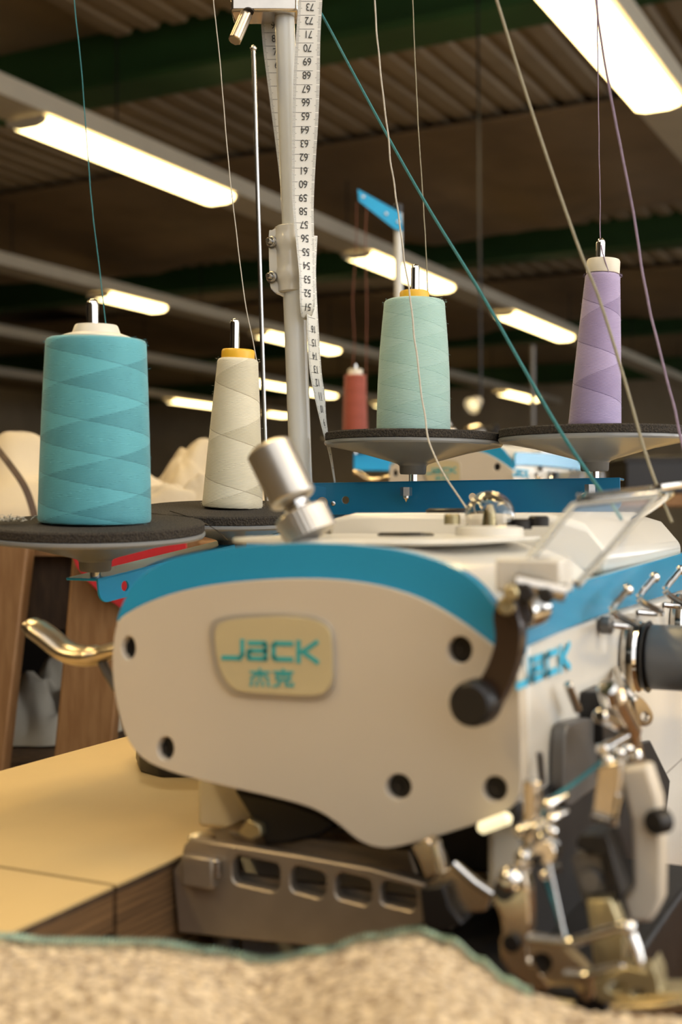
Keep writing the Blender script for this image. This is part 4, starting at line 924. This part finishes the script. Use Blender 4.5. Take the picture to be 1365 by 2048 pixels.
A_rows = [(597, 647, -70, 0.898, 0), (597, 645, 0, 0.898, 0), (592, 641, 80, 0.898, 0), (587, 640, 160, 0.898, 0), (585, 637, 240, 0.898, 0), (584, 632, 320, 0.898, 0), (585, 628, 400, 0.897, 0.001), (589, 628, 450, 0.896, 0.002), (594, 629, 500, 0.896, 0.003), (599, 629, 550, 0.896, 0.004), (600, 630, 590, 0.896, 0.004), (601, 629, 615, 0.897, 0.004), (603, 622, 634, 0.902, 0.004), (607, 620, 640, 0.906, 0.003)]
pts, wv = px_ribbon(A_rows)
cmA = 27.3 * 0.897 / F
ribbon(pts, wv, nums=[((14 + 70 + 27.3 * i) * 0.898 / F, str(73 - i)) for i in range(23)], up=-1, start=(70 + 29.0 - 27.3 * 3) * 0.898 / F)
B_rows = [(597, 635, 470, 0.9065, 0.003), (612, 632, 540, 0.9065, 0.004), (614, 634, 600, 0.9065, 0.0065), (615, 637, 650, 0.906, 0.0065), (617, 640, 700, 0.906, 0.0065), (621, 644, 750, 0.905, 0.0065), (629, 650, 790, 0.905, 0.007), (638, 652, 830, 0.905, 0.0076), (648, 657, 870, 0.905, 0.0079), (659, 664, 910, 0.906, 0.008), (668, 671, 960, 0.908, 0.008), (676, 678, 1010, 0.91, 0.008)]
pts, wv = px_ribbon(B_rows)
ribbon(pts, wv, nums=[((659 - 470 + 26.8 * i) * 0.906 / F, str(16 - i)) for i in range(9)], up=-1, start=0.0005)
C_rows = [(518, 566, -70, 0.930, 0), (520, 568, 0, 0.930, 0), (526, 572, 90, 0.930, 0), (540, 586, 200, 0.930, 0), (553, 598, 300, 0.930, 0), (560, 604, 360, 0.930, 0), (572, 612, 480, 0.930, 0), (580, 620, 560, 0.930, 0)]
pts, wv = px_ribbon(C_rows)
ribbon(pts, wv, nums=[((52 + 70 + 26.6 * i) * 0.93 / F, str(9 - i)) for i in range(8)], up=1, start=0.0005)
# fold over the block above
fold = []
for k in range(9):
    a = PI * k / 8; p = P(612, -70, 0.898).lerp(P(542, -70, 0.930), (1 - math.cos(a)) / 2); p.z += 0.012 * math.sin(a); fold.append(p)
ribbon(fold, [Vector((0.0084, 0, 0))] * 9, start=9)

# ------------------------------------------------------------------ behind: second machine with its own stand and bench
shift = P(885, 945, 1.75) - pu(548, 1312, UF)
m2 = copy_tree(mach); m2.location = mach.location + shift
for ch in list(m2.children):      # small fittings that do not show at this distance
    if ch.name.split('.')[0] in ('thread_hook', 'hook_tip', 'eye_guard', 'guard_flange', 'guard_rim', 'guard_hinge', 'hinge_block', 'hinge_screw', 'guide_wire', 'release_lever', 'lever_knob', 'lever_pivot', 'lever_boss', 'oil_screw', 'sight_dome', 'sight_stem', 'dome_collar'):
        bpy.data.objects.remove(ch)
m2['label'] = 'second cream and blue overlock machine standing behind the blue arm'
tz = 0.652 + shift.z
b2 = thing('sewing_table', Vector((m2.location.x, m2.location.y, 0)), 'far sewing bench carrying the second overlock machine', 'table', rotz=-TH)
cc = Vector((m2.location.x, m2.location.y, 0))
box('table_panel', (-0.13, -0.20, tz - 0.03), (0.60, 0.82, tz), 'laminate', b2, c0=cc, fr=MF, bevel=0.001)
for v, u in ((-0.09, -0.16), (0.56, -0.16), (-0.09, 0.78), (0.56, 0.78)):
    box('leg', (v - 0.02, u - 0.02, 0), (v + 0.02, u + 0.02, tz - 0.03), 'grey_metal', b2, c0=cc, fr=MF)
# its stand: white tube with a blue arm on top and a blue bar with saucer below
D2 = 2.35
s2b = P(801, 0, D2); s2b.z = tz
st2 = thing('thread_stand', s2b, 'far thread stand with a white tube and a slanting blue top arm', 'thread stand')
lathe('base_flange', [(0, 0), (0.03, 0), (0.03, 0.004), (0.012, 0.008), (0, 0.008)], 'white_post', st2, s2b, ZV, 24)
rod('post', s2b, P(797, 425, D2), 0.0078, 'white_post', st2, 20)
rod('post_cap', P(797, 428, D2), P(797, 408, D2), 0.0085, 'black_plastic', st2, 20)
prism('top_arm', [P(x, y, D2 - 0.012) for x, y in ((716, 380), (802, 428), (806, 462), (790, 458), (718, 402))], Vector((0, 0.003, 0)), 'blue_arm_lit', st2, bevel=0.0005)
prism('arm_flange', [P(716, 380, D2 - 0.012), P(802, 428, D2 - 0.012), P(802, 428, D2 + 0.012), P(716, 380, D2 + 0.012)], Vector((0, 0, 0.002)), 'blue_arm_lit', st2)
for x, y in ((727, 394), (773, 428), (797, 444)):
    lathe('arm_screw', [(0, 0), (0.0032, 0), (0.003, 0.002), (0, 0.0025)], 'steel', st2, P(x, y, D2 - 0.012), Vector((0, -1, 0)), 12)
box('lower_arm', (-0.088, -0.012, -0.032), (0.040, 0.012, 0.0), 'blue_arm_lit', st2, c0=P(801, 908, D2), bevel=0.002)
sc2 = P(711, 878, D2)
so = lathe('spool_saucer', [(0, -0.014), (0.0125, -0.014), (0.018, -0.012), (0.058, -0.0026), (0.065, 0), (0.065, 0.0014), (0, 0.0014)], 'saucer_grey', st2, sc2, ZV, 48)
lathe('foam_pad', [(0, 0.0014), (0.0645, 0.0014), (0.0645, 0.007), (0, 0.007)], 'foam', so, sc2, ZV, 48)
rod('spool_pin', sc2 - ZV * 0.030, P(711, 728, D2), 0.003, 'chrome', so, 14)
cone(sc2 + ZV * 0.007, ZV.copy(), 0.0240, 0.0205, 0.113, 'wound_rust', 'core_white', 'rust red thread cone on the far stand behind the tape', 0.0, [(0.0150, 0), (0.0140, 0.003), (0.0140, 0.010), (0.013, 0.011)])
tag(tube('thread', smooth_path([P(*q) for q in ((714, 404, D2 - .01), (712, 500, D2), (706, 600, D2), (709, 680, D2), (706, 732, D2))], 6), 0.0008, 'thread_rust', None, 5), 'rust thread rising to the tip of the far blue arm', 'thread')
tag(tube('thread', smooth_path([P(*q) for q in ((734, 412, D2 - .01), (731, 500, D2 - 0.03), (734, 600, D2 - 0.03), (733, 760, D2 - 0.03), (736, 905, D2 - 0.03))], 6), 0.0008, 'thread_rust', None, 5), 'rust thread running down beside the rust red cone', 'thread')

# ------------------------------------------------------------------ behind left: wooden bench with cloth
ZB = 0.885
wb = thing('wooden_bench', P(0, 1040, 1.9) * 1.0, 'wooden trestle bench under the heaped cloth at the left', 'bench')
WB0 = Vector((-0.95, 1.42, 0))
bm = bmesh.new()
for k in range(5):
    o = box('top_plank', (0, 0.19 * k, ZB - 0.035), (0.86, 0.19 * k + 0.185, ZB), 'wood_leg', wb, c0=WB0)
box('shelf', (0.02, 0.05, 0.585), (0.84, 0.9, 0.605), 'wood_dark', wb, c0=WB0)
box('apron', (0.02, 0.02, ZB - 0.12), (0.84, 0.05, ZB - 0.036), 'wood_dark', wb, c0=WB0)
box('back_board', (0.02, 0.86, 0.30), (0.84, 0.88, ZB - 0.036), 'wood_dark', wb, c0=WB0)
def plank(xa0, xb0, xa1, xb1, d, y0=1082, y1=1540):
    yf = 1024 + CH * F / d; t = (yf - y0) / (y1 - y0)
    fa, fb = xa0 + (xa1 - xa0) * t, xb0 + (xb1 - xb0) * t
    prism('leg', [P(xa0, y0, d), P(xb0, y0, d), P(fb, yf, d), P(fa, yf, d)], Vector((0, 0.035, 0)), 'wood_leg', wb, bevel=0.003)
plank(-58, 58, -110, 6, 1.38)
plank(147, 262, 105, 220, 1.38)
plank(395, 505, 405, 515, 1.38)
def heap(name, px, py, d, wx, wy, h, m, label, seed, cat, group=None, floor=ZB + 0.001):
    bm = bmesh.new(); n = 90; c = P(px, py, d); g = []
    for i in range(n + 1):
        row = []
        for j in range(n + 1):
            a, b = i / n * 2 - 1, j / n * 2 - 1
            rr_ = min(1, math.hypot(a, b)); f = (1 - rr_ ** 2.2) if rr_ < 1 else 0
            wx_ = noise.noise(Vector((a * 1.6, b * 1.6, seed))) * 0.45 + 1
            fold_ = abs(noise.noise(Vector((a * 1.8 + b * 1.2, b * 3.4 - a, seed + 4)))) * 0.55 + noise.noise(Vector((a * 5, b * 4 + a * 3, seed + 9))) * 0.12
            ang = math.atan2(b, a); k = 1 + 0.16 * noise.noise(Vector((math.cos(ang) * 2, math.sin(ang) * 2, seed + 2)))
            s = max(abs(a), abs(b)); q = s / max(1e-6, math.hypot(a, b))
            x, y = a * q * wx * k, b * q * wy * k
            rad = s; f = max(0, 1 - rad ** 2.4)
            row.append(bm.verts.new(Vector((c.x + x, c.y + y, floor + 0.002 + h * f ** 0.7 * max(0.25, wx_ - 0.25 + fold_ * 0.95)))))
        g.append(row)
    for i in range(n):
        for j in range(n): bm.faces.new((g[i][j], g[i + 1][j], g[i + 1][j + 1], g[i][j + 1]))
    rim = [g[i][0] for i in range(n + 1)] + [g[n][j] for j in range(1, n + 1)] + [g[i][n] for i in range(n - 1, -1, -1)] + [g[0][j] for j in range(n - 1, 0, -1)]
    mid = bm.verts.new(Vector((c.x, c.y, floor + 0.001)))
    for k in range(len(rim)): bm.faces.new((rim[k], rim[(k + 1) % len(rim)], mid))
    o = link(name, to_mesh(bm, name), m)
    return tag(o, label, cat, group)
heap('cloth_heap', 70, 1010, 1.78, 0.24, 0.19, 0.098, 'cloth_cream', 'crumpled cream cloth heaped behind the teal cone', 2.3, 'cloth', 'cloth heaps on the wooden bench')
heap('cloth_heap', 420, 1010, 2.19, 0.14, 0.15, 0.122, 'cloth_cream', 'crumpled cream cloth heaped behind the slim cream cone', 6.1, 'cloth', 'cloth heaps on the wooden bench')
heap('cloth_heap', 340, 1020, 1.495, 0.09, 0.045, 0.050, 'cloth_cream', 'low fold of pale cloth between the teal cone and the cream cone', 11.4, 'cloth', 'cloth heaps on the wooden bench')
heap('cloth_bundle', 85, 1490, 1.66, 0.10, 0.10, 0.09, 'cloth_grey', 'grey cloth bundle on the shelf between the bench legs', 4.0, 'cloth', None, 0.606)
# strap over the heap
tag(tube('strap', smooth_path([P(*q) for q in ((-20, 880, 1.47), (20, 930, 1.45), (50, 975, 1.44), (66, 1020, 1.44), (70, 1046, 1.44))], 6), 0.006, 'wood_dark', None, 8, flat=0.4), 'dark strap lying over the cream cloth left of the teal cone', 'strap')
# black crate on the shelf
cr = thing('storage_crate', Vector((-0.40, 2.05, 0.606)), 'black storage crate on the shelf between the bench legs', 'crate')
for a, b in (((-0.16, -0.1, 0), (0.16, 0.1, 0.01)), ((-0.16, -0.1, 0.01), (0.16, -0.09, 0.14)), ((-0.16, 0.09, 0.01), (0.16, 0.1, 0.14)), ((-0.16, -0.09, 0.01), (-0.15, 0.09, 0.14)), ((0.15, -0.09, 0.01), (0.16, 0.09, 0.14))):
    box('crate_side', a, b, 'black_plastic', cr, c0=Vector((-0.40, 2.05, 0.606)))
# red felt hanging from the bench edge
pxr = [(138, 1096), (200, 1086), (280, 1082), (372, 1076), (374, 1105), (350, 1135), (300, 1175), (252, 1214), (240, 1216), (205, 1192), (176, 1164), (152, 1134)]
bm = bmesh.new(); bm_prism(bm, [P(x, y, 1.36) for x, y in pxr], Vector((0, 0.004, 0)))
red = link('red_felt', to_mesh(bm, 'red_felt'), 'cloth_red', bevel=0.001)
tag(red, 'red felt offcut hanging from the bench behind the blue arm', 'felt')

# ------------------------------------------------------------------ behind right
t3 = thing('work_table', P(1330, 1000, 3.2) * 1.0, 'brown wooden work table in the distance at the right edge', 'table')
c3 = P(1400, 988, 3.2); c3.z = 0
zt3 = P(0, 990, 3.2).z
box('table_top', (-0.30, -0.2, zt3 - 0.03), (0.9, 0.6, zt3), 'wood_leg', t3, c0=c3, bevel=0.002)
for x, y in ((-0.26, -0.16), (0.86, -0.16), (-0.26, 0.56), (0.86, 0.56)):
    box('leg', (x - 0.025, y - 0.025, 0), (x + 0.025, y + 0.025, zt3 - 0.03), 'wood_dark', t3, c0=c3)
bx = thing('equipment_box', Vector((c3.x - 0.02, c3.y + 0.1, zt3)), 'black box standing on the distant brown table', 'box')
box('case', (-0.17, -0.1, 0), (0.3, 0.12, 0.10), 'black_plastic', bx, c0=Vector((c3.x - 0.02, c3.y + 0.1, zt3)), bevel=0.006)
box('lid_rim', (-0.175, -0.105, 0.085), (0.305, 0.125, 0.092), 'dark_metal', bx, c0=Vector((c3.x - 0.02, c3.y + 0.1, zt3)))
# grey pole standing on the floor
a = P(1066, 690, 8.0); b = Vector((a.x, a.y, 0))
pr = thing('upright_pole', b, 'thin grey upright pole in the distance left of the lilac cone', 'pole')
rod('shaft', b, a, 0.016, 'grey_metal', pr, 12); lathe('pole_foot', [(0, 0), (0.12, 0), (0.12, 0.01), (0.02, 0.03), (0, 0.03)], 'grey_metal', pr, b, ZV, 20)
# hanging work lamp
lc = P(944, 812, 6.2); lt = P(955, 700, 6.2); lt.z = ZC + 0.1
wl = thing('work_lamp', lc, 'small lit spot lamp hanging on a cord right of the mint cone', 'lamp')
dr = Vector((-0.6, -0.55, -0.45)).normalized()
lathe('shade', [(0.012, -0.07), (0.02, -0.065), (0.046, 0.0), (0.042, 0.0), (0.012, -0.06)], 'cream_paint', wl, lc, dr, 24)
lathe('bulb', sphere_prof(0.026, 8), 'led', wl, lc - dr * 0.018, dr, 16)
tube('cord', [lc - dr * 0.07, lc + Vector((0.05, 0.05, 0.25)), lt], 0.006, 'black_plastic', wl, 6, 6)
gl = thing('desk_lamp', P(985, 905, 4.2), 'bent neck lamp behind the gap between the two right saucers', 'lamp')
gp = P(985, 905, 4.2)
tube('neck', [Vector((gp.x, gp.y, 0.0)), gp, P(1000, 880, 4.2), P(990, 862, 4.2), P(965, 858, 4.2)], 0.008, 'dark_metal', gl, 8, 5)
lathe('head', [(0.012, 0), (0.03, 0.012), (0.045, 0.05), (0.04, 0.052), (0, 0.03)], 'satin_chrome', gl, P(968, 858, 4.2), Vector((-0.8, -0.2, -0.5)), 20)
lathe('foot', [(0, 0), (0.12, 0), (0.12, 0.012), (0.02, 0.03), (0, 0.03)], 'dark_metal', gl, Vector((gp.x, gp.y, 0.0)), ZV, 24)
